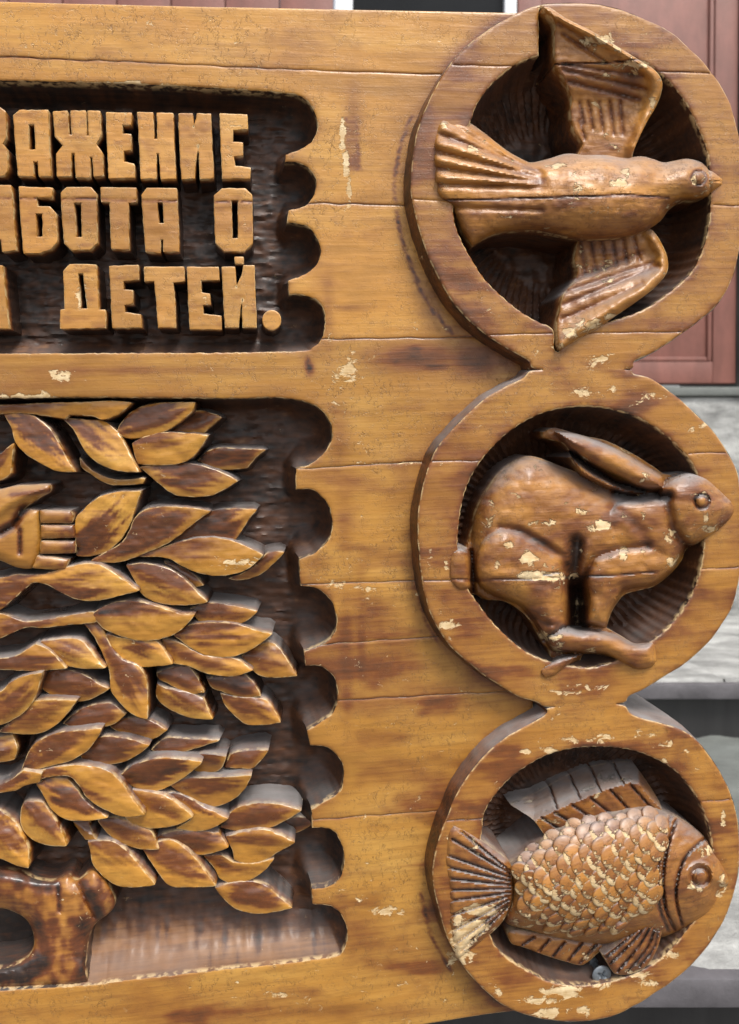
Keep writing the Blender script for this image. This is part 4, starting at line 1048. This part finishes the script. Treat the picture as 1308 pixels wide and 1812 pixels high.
wing('down', [(955, 868), (990, 890), (1020, 940), (1037, 990), (1032, 1040), (990, 1092), (930, 1140), (850, 1195), (760, 1255), (690, 1295), (625, 1332), (612, 1250), (625, 1180), (640, 1120), (680, 1070), (692, 1030), (680, 990), (690, 930), (700, 880), (820, 850)],
     [(985, 910), (1020, 970), (1015, 1030), (930, 1110), (800, 1190), (690, 1260), (630, 1310)],
     [(4.5, [[(640, 1160), (1000, 1010)], [(650, 1110), (980, 1000)], [(635, 1215), (940, 1080)], [(690, 1060), (940, 960)]]), (3.5, [[(705, 920), (720, 1040)], [(745, 915), (760, 1030)], [(785, 910), (800, 1020)], [(825, 905), (840, 1010)], [(865, 900), (880, 1000)], [(905, 895), (930, 990)]])],
     None, 13, lambda P: 26 * (1 - sstep(440, 530, P[:, 1])) - 4)


def lathe_disc(name, cpx, n0, prof, mat, parent, seg=28, nref=0.0, wear=None):
    """round piece standing along the board normal: prof = [(radius px, n px)]"""
    c = px2uv([cpx], nref)[0]
    V = []; F = []
    for r, n in prof:
        for k in range(seg):
            a = 2 * PI * k / seg
            V.append(((c[0] + r / PR * math.cos(a)) * S, (n0 + n) / PR * S, -(c[1] + r / PR * math.sin(a)) * S))
    for j in range(len(prof) - 1):
        for k in range(seg):
            a, b = j * seg + k, j * seg + (k + 1) % seg
            F.append((a, b, b + seg, a + seg))
    F.append(tuple(range(seg))[::-1])
    w = wearcol(len(V), wear or .3, 0, 0)
    return mk(name, V, F, mat, parent, w, 40)


lathe_disc('eye', eye, nbird[np.argmin(de)], nref=nbird[np.argmin(de)], prof= [(1, -1.6), (4, -1.2), (6, 0), (7, 2), (7, 9)], mat=M_ANIMAL, parent=bird, wear=.2)
# nail hole beside the bird: a dark plugged socket
lathe_disc('nail_hole', cBird([(517, 552)])[0], NH - 14, [(4, 14), (6, 6), (9, -1), (13, 0), (15, 6)], M_FLOOR, board, wear=1.0)

# --- hare
hare_o = smooth(cHare([(1300, 540), (1293, 590), (1250, 640), (1180, 682), (1110, 712), (1090, 755), (1050, 805), (990, 852), (920, 872), (875, 885), (850, 910), (822, 955), (803, 1012), (860, 1045), (905, 1068), (960, 1066), (985, 1060), (1005, 1130), (980, 1170), (920, 1182), (870, 1162), (800, 1122), (720, 1112), (700, 1140), (650, 1175), (600, 1212), (560, 1214), (540, 1190), (547, 1162), (590, 1132), (585, 1100), (560, 1070), (540, 1030), (495, 965), (420, 915), (340, 905), (300, 885), (240, 882), (197, 842), (190, 790), (205, 722), (240, 702), (272, 708), (290, 640), (305, 570), (340, 500), (400, 420), (470, 372), (520, 360), (580, 378), (640, 402), (690, 420), (672, 370), (640, 312), (565, 290), (558, 266), (600, 252), (640, 260), (720, 282), (800, 300), (900, 348), (980, 398), (1030, 428), (1100, 418), (1170, 430), (1225, 470), (1275, 512)]), 3.0, corner=62)
P, T, d = region(hare_o, [], 3.4, (.9, 2.4, 5))


def hp(pts):
    return smooth(cHare(pts), 6, corner=80)


parts = [
    (hp([(290, 660), (340, 500), (470, 372), (600, 390), (760, 460), (900, 520), (960, 600), (1000, 760), (900, 860), (700, 860), (500, 880), (330, 860)]), 66, 80, 0),
    (hp([(300, 740), (340, 660), (430, 630), (540, 690), (630, 760), (660, 850), (655, 960), (650, 1040), (580, 1070), (530, 1000), (470, 930), (370, 890), (310, 840)]), 46, 46, 36),
    (hp([(716, 830), (740, 760), (800, 720), (940, 700), (1050, 740), (1060, 790), (990, 850), (880, 870), (850, 910), (822, 960), (800, 1010), (716, 1000), (728, 900)]), 34, 34, 40),
    (hp([(1010, 470), (1100, 418), (1180, 432), (1240, 480), (1300, 545), (1280, 610), (1200, 675), (1110, 705), (1040, 650), (1000, 560)]), 58, 46, 30),
    (hp([(830, 540), (1000, 500), (1080, 560), (1110, 690), (1060, 790), (900, 740), (820, 640)]), 40, 50, 34),
    (hp([(560, 1040), (650, 1005), (720, 1012), (830, 1035), (905, 1068), (985, 1060), (1005, 1130), (980, 1172), (920, 1182), (870, 1162), (800, 1122), (720, 1112), (600, 1100)]), 44, 22, 30),
    (hp([(540, 1190), (550, 1160), (620, 1120), (700, 1110), (720, 1112), (650, 1175), (600, 1212), (560, 1214)]), 28, 16, 36),
    (hp([(192, 790), (205, 722), (245, 702), (285, 730), (295, 820), (290, 870), (240, 882), (197, 842)]), 28, 20, 34),
    (hp([(600, 262), (680, 270), (760, 296), (850, 336), (940, 388), (1015, 436), (1030, 492), (940, 488), (860, 450), (740, 392), (660, 335)]), 40, 24, 42),
    (hp([(640, 320), (680, 360), (760, 420), (860, 470), (930, 500), (860, 505), (770, 470), (700, 430), (665, 375)]), 20, 14, 44),
]
h = 8 * np.sqrt(np.clip(d / 8, 0, 1))
for poly, H, W, base in parts:
    hh, s = puff(P, poly, H, W)
    hh = np.where(s > 0, hh + base * sstep(0, 7, s), 0)
    k = 7.0
    m = np.maximum(h, hh); h = m + k * np.log(np.exp((h - m) / k) + np.exp((hh - m) / k)) * (s > -12) - (k * np.log(1 + 1e-9))
    h = np.where(s > -12, h - k * np.log(2) * np.exp(-np.abs(hh - m) / k) * 0, m)
GR = [([(690, 690), (680, 800), (690, 900), (690, 990)], 13, 24), ([(668, 345), (740, 400), (840, 460), (945, 490)], 4.0, 24), ([(690, 860), (694, 930), (696, 1000)], 13, 34), ([(840, 500), (930, 520), (1040, 510)], 8, 22), ([(290, 720), (296, 880)], 4, 12), ([(655, 800), (640, 745), (560, 690), (470, 640), (400, 630)], 7, 8), ([(560, 1060), (640, 1012), (720, 1012)], 4, 9), ([(830, 560), (900, 600), (960, 690)], 12, 5), ([(500, 960), (580, 1000), (650, 1010)], 5, 5),
      ([(1110, 705), (1060, 640), (1035, 540)], 8, 8), ([(715, 830), (755, 748), (850, 712), (960, 700)], 6.5, 8), ([(1230, 630), (1290, 600)], 2.2, 5), ([(660, 1015), (720, 1010)], 5, 10)]
st = .24 + .8 * (fbm(P[:, 0] / 34, P[:, 1] / 22, 81) - .5)
for ln, w_, dp in GR:
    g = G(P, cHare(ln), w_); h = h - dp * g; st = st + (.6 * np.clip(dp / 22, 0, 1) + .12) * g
ce = cHare([(1167, 532)])[0]; de = np.linalg.norm(P - ce, axis=1)
h = h - 6 * np.exp(-((de - 12.5) / 2.6) ** 2) + 3 * np.exp(-(de / 6.5) ** 2); st = st + .55 * np.exp(-((de - 12.5) / 3) ** 2)
sb = cHare([(190, 830), (330, 832), (650, 822), (850, 812), (1000, 800)]); dsb = linedist(P, sb)
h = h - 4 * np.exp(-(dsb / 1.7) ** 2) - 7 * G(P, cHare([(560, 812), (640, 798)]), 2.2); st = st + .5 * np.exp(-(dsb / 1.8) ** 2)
h = h + (fbm(P[:, 0] / 40, P[:, 1] / 30, 91) - .5) * 5 + (fbm(P[:, 0] / 14, P[:, 1] / 9, 93) - .5) * 1.2
h = h - 3.0 * gouge(P[:, 0] / 24 + .4 * np.sin(P[:, 1] / 30), P[:, 1] / 17, 96)
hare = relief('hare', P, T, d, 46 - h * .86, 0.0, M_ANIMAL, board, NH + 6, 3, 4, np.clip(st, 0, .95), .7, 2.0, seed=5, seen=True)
hare['label'] = 'carved running hare with ears laid back'
lathe_disc('eye', ce, 46 - .86 * h[np.argmin(de)], nref=46 - .86 * h[np.argmin(de)], prof= [(1, -1.8), (4.5, -1.4), (6.5, 0), (7.5, 2), (7.5, 9)], mat=M_ANIMAL, parent=hare, wear=.15)

# --- fish
fish_o = smooth(cFish([(398, 690), (470, 650), (540, 592), (620, 545), (720, 510), (820, 488), (900, 472), (960, 468), (1010, 478), (1080, 508), (1150, 558), (1200, 610), (1250, 680), (1279, 740), (1277, 780), (1240, 802), (1230, 842), (1190, 892), (1120, 932), (1050, 960), (1000, 976), (900, 988), (820, 1002), (740, 1002), (640, 987), (560, 972), (480, 947), (400, 925), (385, 895), (400, 850), (412, 790), (405, 735)]), 3.0, corner=60)
P, T, d = region(fish_o, [], 3.4, (.9, 2.4, 5))
q = np.clip(d / 105, 0, 1)


def fish_h(P, d):
    q = np.clip(d / 105, 0, 1)
    return 10 * np.sqrt(np.clip(d / 8, 0, 1)) + 62 * (1 - (1 - q) ** 2) ** .55


h = fish_h(P, d)
st = .26 + .5 * (fbm(P[:, 0] / 30, P[:, 1] / 20, 181) - .5)
for ln, w_, dp in (([(1060, 515), (1025, 620), (1008, 750), (1018, 860), (1055, 945)], 3.0, 10), ([(1170, 590), (1100, 655), (1066, 740), (1060, 830), (1085, 930)], 2.6, 9), ([(1040, 500), (1003, 620), (985, 750), (995, 860), (1030, 950)], 3, 5), ([(1218, 815), (1262, 800), (1282, 775)], 2.0, 9)):
    g = G(P, smooth(cFish(ln), 6, closed=False), w_); h = h - dp * g; st = st + .6 * g
ce = cFish([(1155, 735)])[0]; de = np.linalg.norm(P - ce, axis=1)
h = h - 9 * np.exp(-((de - 15) / 4.0) ** 2) - 2 * np.exp(-(de / 14) ** 2) + 3 * np.exp(-((de - 23) / 3) ** 2); st = st + .35 * np.exp(-((de - 15) / 4) ** 2)
h = h + (fbm(P[:, 0] / 20, P[:, 1] / 14, 191) - .5) * 5
h = h - 1.5 * gouge(P[:, 0] / 14, P[:, 1] / 12, 196)
NF = 28
ch = chipfield(P)
ch = np.maximum(ch, .35 * (P[:, 0] < 1175))
fish = relief('fish', P, T, d, NF - h, 0.0, M_ANIMAL, board, NH + 6, 3, 4, np.clip(st, 0, .95), .75, 2.0, chip=ch, seed=6, seen=True)
fish['label'] = 'carved scaly fish with spread fins'
lathe_disc('eye', ce, NF - h[np.argmin(de)], nref=NF - h[np.argmin(de)], prof= [(1, -5.5), (5.5, -5), (8.5, -3.5), (10, 0), (10, 10)], mat=M_ANIMAL, parent=fish, wear=.35)


def fin(pts, nfun, rays, rw, rd, base_st, seed, nbot=None, corner=55):
    o = smooth(cFish(pts), 3.0, corner=corner)
    P, T, d = region(o, [], 3.0, (.9, 2.2))
    n = nfun(P, d); st = base_st + .35 * (fbm(P[:, 0] / 18, P[:, 1] / 18, seed) - .5)
    for ln in rays:
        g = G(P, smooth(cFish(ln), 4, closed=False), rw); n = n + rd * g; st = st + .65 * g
    n = n + (fbm(P[:, 0] / 10, P[:, 1] / 10, seed + 1) - .5) * 3
    return relief('fin', P, T, d, n, 0.0, M_ANIMAL, fish, NH + 6 if nbot is None else nbot, 2, 3, np.clip(st, 0, .95), .72, 1.8, seed=seed, seen=True)


tail = fin([(165, 560), (185, 530), (260, 570), (330, 620), (405, 680), (415, 740), (418, 800), (405, 860), (372, 920), (310, 980), (250, 1030), (210, 1062), (192, 1050), (178, 980), (167, 900), (165, 780), (152, 680), (155, 610)],
           lambda P, d: 5 - 12 * np.sqrt(np.clip(d / 10, 0, 1)) - 10 * sstep(800, 905, P[:, 0]) * sstep(0, 20, d),
           [[(405, 725), (180, 590)], [(405, 740), (165, 655)], [(405, 755), (160, 700)], [(405, 770), (165, 745)], [(405, 785), (170, 790)], [(405, 800), (172, 832)], [(400, 815), (172, 890)], [(400, 830), (180, 950)], [(400, 845), (190, 1000)], [(395, 860), (215, 1030)], [(400, 712), (215, 560)]], 2.2, 6.5, .32, 211)


def dors(P, d):
    rid = cFish([(500, 520), (600, 470), (700, 430), (770, 400), (860, 372), (912, 372), (960, 430), (1000, 470)])
    yr = np.interp(P[:, 0], rid[:, 0], rid[:, 1])
    up = np.clip(yr - P[:, 1], 0, 60)
    return 30 + up * 1.55 + np.clip(P[:, 1] - yr, 0, 60) * .12


fin([(410, 455), (520, 400), (620, 345), (700, 310), (800, 290), (890, 285), (915, 320), (950, 370), (990, 435), (1005, 475), (850, 500), (700, 530), (600, 560), (540, 570), (500, 515), (450, 480)], dors,
    [[(880, 375), (965, 470)], [(800, 395), (880, 480)], [(720, 425), (810, 495)], [(650, 455), (740, 515)], [(580, 485), (660, 530)], [(530, 505), (600, 550)], [(560, 380), (590, 470)], [(640, 340), (680, 430)], [(720, 305), (760, 400)], [(810, 290), (850, 372)]], 2.2, 6, .38, 221)
fin([(395, 960), (420, 945), (520, 960), (640, 985), (760, 1000), (785, 1010), (750, 1040), (692, 1084), (620, 1070), (540, 1045), (460, 1015), (412, 1000)],
    lambda P, d: 22 - 8 * np.sqrt(np.clip(d / 8, 0, 1)), [[(500, 975), (455, 1005)], [(560, 985), (520, 1030)], [(620, 995), (575, 1050)], [(690, 1000), (635, 1065)], [(745, 1005), (680, 1078)]], 2.4, 7, .32, 231)
fin([(770, 1045), (830, 1000), (900, 940), (950, 880), (982, 858), (1006, 880), (1002, 960), (982, 1030), (942, 1090), (882, 1120), (822, 1120), (798, 1092)],
    lambda P, d: 0 - 10 * np.sqrt(np.clip(d / 10, 0, 1)) - 10 * np.exp(-(linedist(P, cFish([(985, 880), (900, 1000)])) / 25) ** 2), [[(975, 880), (900, 980), (800, 1080)], [(982, 885), (920, 1000), (830, 1110)], [(988, 890), (950, 1010), (870, 1110)], [(995, 895), (975, 1010), (915, 1090)], [(960, 890), (880, 970), (785, 1055)]], 2.2, 6, .38, 241)

# scales: one overlapped plate each
seg = 16
sv_, sf_ = [], []
rr = 19.0
prof = [(0.0, -4.6), (.45, -4.3), (.8, -3.4), (.94, -2.2), (1.0, -.6), (1.0, 8.0)]
for j, (f, z) in enumerate(prof):
    for k in range(seg):
        a = 2 * PI * k / seg
        rad_ = rr * max(f, .02)
        x = rad_ * math.cos(a) * 1.02; y = rad_ * math.sin(a)
        # the plate dips towards the head where the neighbour lies on it
        sv_.append((x, z + .22 * x, y))
for j in range(len(prof) - 1):
    for k in range(seg):
        a, b = j * seg + k, j * seg + (k + 1) % seg
        sf_.append((a, b, b + seg, a + seg))
sf_.append(tuple(range(seg))[::-1])
SM = []
for vv in range(3):
    me = bpy.data.meshes.new('scale')
    sc = S / PR
    me.from_pydata([(x * sc, y * sc, -z * sc) for x, y, z in sv_], [], sf_)
    me.update()
    import bmesh
    bm = bmesh.new(); bm.from_mesh(me); bmesh.ops.recalc_face_normals(bm, faces=bm.faces[:]); bm.to_mesh(me); bm.free()
    a = me.attributes.new('wear', 'FLOAT_COLOR', 'POINT')
    w = wearcol(len(sv_), [.12, .24, .36][vv], 0, 0)
    for i, (x, y, z) in enumerate(sv_):
        j = i // seg
        w[i, 2] = (1.0 if (j in (2, 3, 4) and x < 2 and z > -8) else (.6 if j >= 2 else .42)) * [.82, .58, .98][vv]
        w[i, 0] += .6 if j == 5 else (.18 if j == 4 else 0)
    a.data.foreach_set('color', w.ravel())
    for p in me.polygons:
        p.use_smooth = True
    me.materials.append(M_ANIMAL)
    SM.append(me)
scale_zone = smooth(cFish([(440, 700), (550, 605), (670, 538), (820, 500), (960, 484), (1035, 505), (1000, 640), (985, 760), (965, 850), (900, 915), (840, 960), (700, 965), (560, 940), (470, 900), (440, 800)]), 6)
rs = random.Random(5)
dirx = np.array([math.cos(rad(-9)), math.sin(rad(-9))]); diry = np.array([-dirx[1], dirx[0]])
orig = cFish([(700, 750)])[0]
outl = fish_o
cells = []
for i in range(-12, 14):
    for j in range(-12, 13):
        p = orig + dirx * (i * 27.0) + diry * (j * 15.5) + (dirx * 13.5 if j % 2 else 0)
        p = p + np.array([rs.uniform(-3.5, 3.5), rs.uniform(-2.5, 2.5)])
        if inside([p], scale_zone)[0]:
            cells.append((i, j, p))
cells.sort(key=lambda c: -(c[2] @ dirx))
for i, j, p in cells:
    dd_ = segdist([p], outl, np.roll(outl, -1, 0))[0]
    e = 6.0
    def H(pt):
        return fish_h(np.array([pt]), segdist([pt], outl, np.roll(outl, -1, 0)))[0]
    hx = (H(p + [e, 0]) - H(p - [e, 0])) / (2 * e); hy = (H(p + [0, e]) - H(p - [0, e])) / (2 * e)
    hx = max(-.9, min(.9, hx)); hy = max(-.9, min(.9, hy))
    q = px2uv([p], NF - H(p))[0]
    o = bpy.data.objects.new('scale', SM[rs.randrange(3)]); COL.objects.link(o); o.parent = fish
    ex = Vector((1, -hx, 0)).normalized(); ez = Vector((0, -hy, -1)); ez = (ez - ex * ez.dot(ex)).normalized(); ey = ez.cross(ex) * -1
    # columns: mesh x along the fish, mesh y = outward is -Y
    nrm = ex.cross(-ez); nrm = nrm if nrm.y > 0 else -nrm
    mat3 = Matrix((ex, nrm, -ez)).transposed()
    ang = rs.uniform(-.35, .35) + rad(-8)
    sc_ = rs.uniform(.86, 1.12) * (1.0 if dd_ > 25 else .88)
    o.matrix_world = Matrix.Translation(Vector((q[0] * S, (NF - H(p) + 1.5) / PR * S, -q[1] * S))) @ mat3.to_4x4() @ Matrix.Rotation(ang, 4, 'Y') @ Matrix.Scale(sc_, 4)

# ------------------------------------------------------------------ screw standing in the fish hollow
screw = bpy.data.objects.new('screw', None); COL.objects.link(screw)
sc_px = cFish([(770, 1128)])[0]
q = px2uv([sc_px], 10.0)[0]
screw.location = (q[0] * S, NH / PR * S, -q[1] * S)
screw['label'] = 'dark cross-head screw standing proud beside the fish'
screw['category'] = 'screw'
bpy.context.view_layer.update()


def turned(name, prof, seg, mat, parent, cx=None, sharp=35):
    V, F = [], []
    for r, n in prof:
        for k in range(seg):
            a = 2 * PI * k / seg
            V.append((r / PR * S * math.cos(a), (n - NH) / PR * S, -r / PR * S * math.sin(a)))
    for j in range(len(prof) - 1):
        for k in range(seg):
            a, b = j * seg + k, j * seg + (k + 1) % seg
            F.append((a, b, b + seg, a + seg))
    F.append(tuple(range(seg))[::-1])
    return mk(name, V, F, mat, parent, None, sharp)


# head with a cross recess
seg = 48
V, F = [], []
prof = [(2.0, 10.2), (4, 10.0), (6, 9.8), (8, 9.6), (10, 9.6), (12, 9.8), (14.5, 10.3), (17, 11.3), (18, 12.8), (17.8, 14.2), (15, 18), (10, 25), (6.6, 30)]
for r, n in prof:
    for k in range(seg):
        a = 2 * PI * k / seg
        x, y = r * math.cos(a - .5), r * math.sin(a - .5)
        x0, y0 = r * math.cos(a), r * math.sin(a)
        dpt = 0
        if r <= 10.1:
            arm = min(abs(x), abs(y))
            dpt = 7.0 * max(0, 1 - arm / 2.6) ** .5 * max(0, 1 - (r / 10.6) ** 3) if arm < 2.6 else 0
        V.append((x0 / PR * S, (n + dpt - NH) / PR * S, -y0 / PR * S))
for j in range(len(prof) - 1):
    for k in range(seg):
        a, b = j * seg + k, j * seg + (k + 1) % seg
        F.append((a, b, b + seg, a + seg))
F.append(tuple(range(seg))[::-1])
mk('screw_head', V, F, M_STEEL, screw, None, 40)
pr = [(6.6, 29)]
nn_ = 44
while nn_ < NH + 8:
    pr += [(6.2, nn_), (8.6, nn_ + 3.5), (6.2, nn_ + 7)]; nn_ += 9
turned('screw_shank', pr, 20, M_STEEL, screw)

# ------------------------------------------------------------------ the place behind: door on a stone plinth, stone steps
TILT = rad(1.0)                                       # camera looks this far below level
bx_ = xa.normalized(); fw = za
bz_ = (-ya * math.cos(TILT) + fw * math.sin(TILT) * -1).normalized()
bz_ = (bz_ - bx_ * bz_.dot(bx_)).normalized(); by_ = bz_.cross(bx_)
MBG = Matrix((bx_, by_, bz_)).transposed().to_4x4(); MBG.translation = w3(*CC)


def _ray(px, py):
    xc, yc = (px - 654) / FPX, (py - 906) / FPX
    return xc, math.cos(TILT) - yc * math.sin(TILT), -math.sin(TILT) - yc * math.cos(TILT)


def at(px, py, Y):
    """where the photograph's pixel meets the vertical plane y = Y of the place behind"""
    x, y, z = _ray(px, py)
    return x / y * Y, z / y * Y


def ground_y(px, py, zz):
    x, y, z = _ray(px, py)
    return zz / z * y


def broot(name, label, cat):
    r = bpy.data.objects.new(name, None); COL.objects.link(r)
    r.matrix_world = MBG; r['label'] = label; r['category'] = cat
    return r


Y1 = 0.66                                             # front edge of the nearer step
z_b = at(1250, 1722, Y1)[1]                           # its top
Y2 = ground_y(1250, 1313, z_b)                        # riser of the next step
z_a = at(1250, 1206, Y2)[1]
Y3 = ground_y(1290, 1092, z_a)                        # face of the plinth
z_p = at(1290, 694, Y3)[1]
X0, X1 = -1.8, 1.9


def stone_slab(parent, name, x0, x1, y0, y1, ztop, thick, mat, seed):
    """slab with an uneven worn front arris"""
    nx = int((x1 - x0) / .012); V = []; F = []
    prof = [(y1, ztop), (y0 + (y1 - y0) * .6, ztop), (y0 + (y1 - y0) * .25, ztop), (y0 + .02, ztop), (y0 + .006, ztop - .001), (y0 + .001, ztop - .006), (y0, ztop - thick * .5), (y0 + .002, ztop - thick), (y1, ztop - thick)]
    xs = np.linspace(x0, x1, nx)
    for i, x in enumerate(xs):
        for j, (y, z) in enumerate(prof):
            e = (vnoise(x * 30, j * .9, seed) - .5) * .009 + (vnoise(x * 7, j * .5, seed + 1) - .5) * .010 - .016 * max(0, float(vnoise(x * 14, 3.3, seed + 2)) - .72)
            V.append((x, y + (e if 2 < j < 8 else 0), z + (e * .8 if j < 7 else 0)))
    m = len(prof)
    for i in range(nx - 1):
        for j in range(m - 1):
            a = i * m + j
            F.append((a, a + 1, a + m + 1, a + m))
    return mk(name, V, F, mat, parent, None, 40)


def step(label, Y, ztop, Yback, topmat, joints, seed, ymid=None):
    r = broot('stone_step', label, 'step'); r['group'] = 'stone steps behind the board'
    th = .035
    edges = [X0] + joints + [X1]
    for i in range(len(edges) - 1):
        stone_slab(r, 'slab', edges[i] + .002, edges[i + 1] - .002, Y + .010, (ymid - .003) if ymid else Yback, ztop, .03, topmat, seed + i)
        if ymid:
            stone_slab(r, 'slab', edges[i] + .002, edges[i + 1] - .002, ymid, Yback, ztop - .002, .028, M_STONED, seed + i + 30)  # rear slabs in darker stone, painting the shade on the back tread
    box('nosing', X0, X1, Y - .002, Y + .022, ztop - .029, ztop - .004, M_EDGE, r, .004)
    box('riser', X0, X1, Y + .026, Yback, ztop - .40, ztop - .0315, M_BLACK, r)
    return r


step('nearer stone step with dark edge, behind the fish ring', Y1, z_b, Y2 + .06, M_STONE, [.16], 1, ground_y(1290, 1500, z_b))
step('farther pale stone step with riser darkened for its shadow, behind the hare ring', Y2, z_a, Y3 + .06, M_STONE, [.58], 5)
pl = broot('stone_plinth', 'pale stone plinth below the red-brown door', 'plinth')
box('plinth_block', X0, X1, Y3, Y3 + .5, z_a - .02, z_p - .012, M_STONE, pl, .006)
box('sill_stone', X0, X1, Y3 - .012, Y3 + .5, z_p - .010, z_p + .012, M_STONED, pl, .006)

YD = Y3 + .10
xa_, zt = at(917, 4, YD); xr, zb = at(1302, 678, YD); xm = at(1266, 60, YD)[0]
zpan = at(1270, 640, YD)[1]
door = broot('door', 'red-brown painted panelled door behind the bird ring', 'door')
dx, dy, dz = 0, 0, 0


def dbox(name, x0, x1, y0, y1, z0, z1, mat, bev=.002, parent=door, off=None):
    ox, oy, oz = off or (dx, dy, dz)
    return box(name, x0 - ox, x1 - ox, y0 - oy, y1 - oy, z0 - oz, z1 - oz, mat, parent, bev)


ZT = zt + .55
dbox('panel', xa_ + .062, xm - .001, YD + .010, YD + .03, zpan + .001, ZT - .06, M_DOOR)
dbox('stile', xm, xr, YD, YD + .04, zb, ZT, M_DOOR)
dbox('stile', xa_, xa_ + .06, YD, YD + .04, zb, ZT, M_DOOR)
dbox('rail', xa_ + .0605, xm - .0005, YD, YD + .04, zb, zpan, M_DOOR)
dbox('moulding', xm - .013, xm - .002, YD + .002, YD + .012, zpan + .002, ZT - .06, M_DOOR, .003)
dbox('moulding', xa_ + .064, xm - .014, YD + .002, YD + .012, zpan + .002, zpan + .013, M_DOOR, .003)
bpy.context.view_layer.update()

# glazed sidelight with white frame to the left of the door, seen just over the board
win = broot('sidelight_window', 'dark glazed window with white frame just above the board edge', 'window')
w0 = at(593, 4, YD)[0]; w1 = at(624, 4, YD)[0]; w2 = at(893, 8, YD)[0]; w3_ = at(914, 8, YD)[0]
box('window_frame', w0, w1, YD - .005, YD + .045, zb, ZT, M_WHITE, win, .003)
box('window_frame', w2, w3_, YD - .005, YD + .045, zb, ZT, M_WHITE, win, .003)
box('pane', w1 + .0005, w2 - .0005, YD + .02, YD + .026, zb, ZT, M_GLASSD, win)
wall = broot('timber_wall', 'red-brown boarded wall left of the white window frame', 'wall')
xl = w0 - .004
for i in range(9):
    box('board', xl - .14 * (i + 1) + .002, xl - .14 * i - .001, YD, YD + .03, zb, ZT, M_DOOR, wall, .003)
pier = box('stone_pier', xr + .006, xr + 1.2, YD - .02, YD + .4, z_p + .013, ZT, M_STONED, None, .01)
pier.matrix_world = MBG
pier['label'] = 'grey stone wall at the far right beside the door'; pier['category'] = 'wall'

gz = -1.1
gv = [(-60, -60, gz), (60, -60, gz), (60, 60, gz), (-60, 60, gz)]
g = mk('ground', gv, [(0, 1, 2, 3)], M_GROUND, None)
g['kind'] = 'structure'
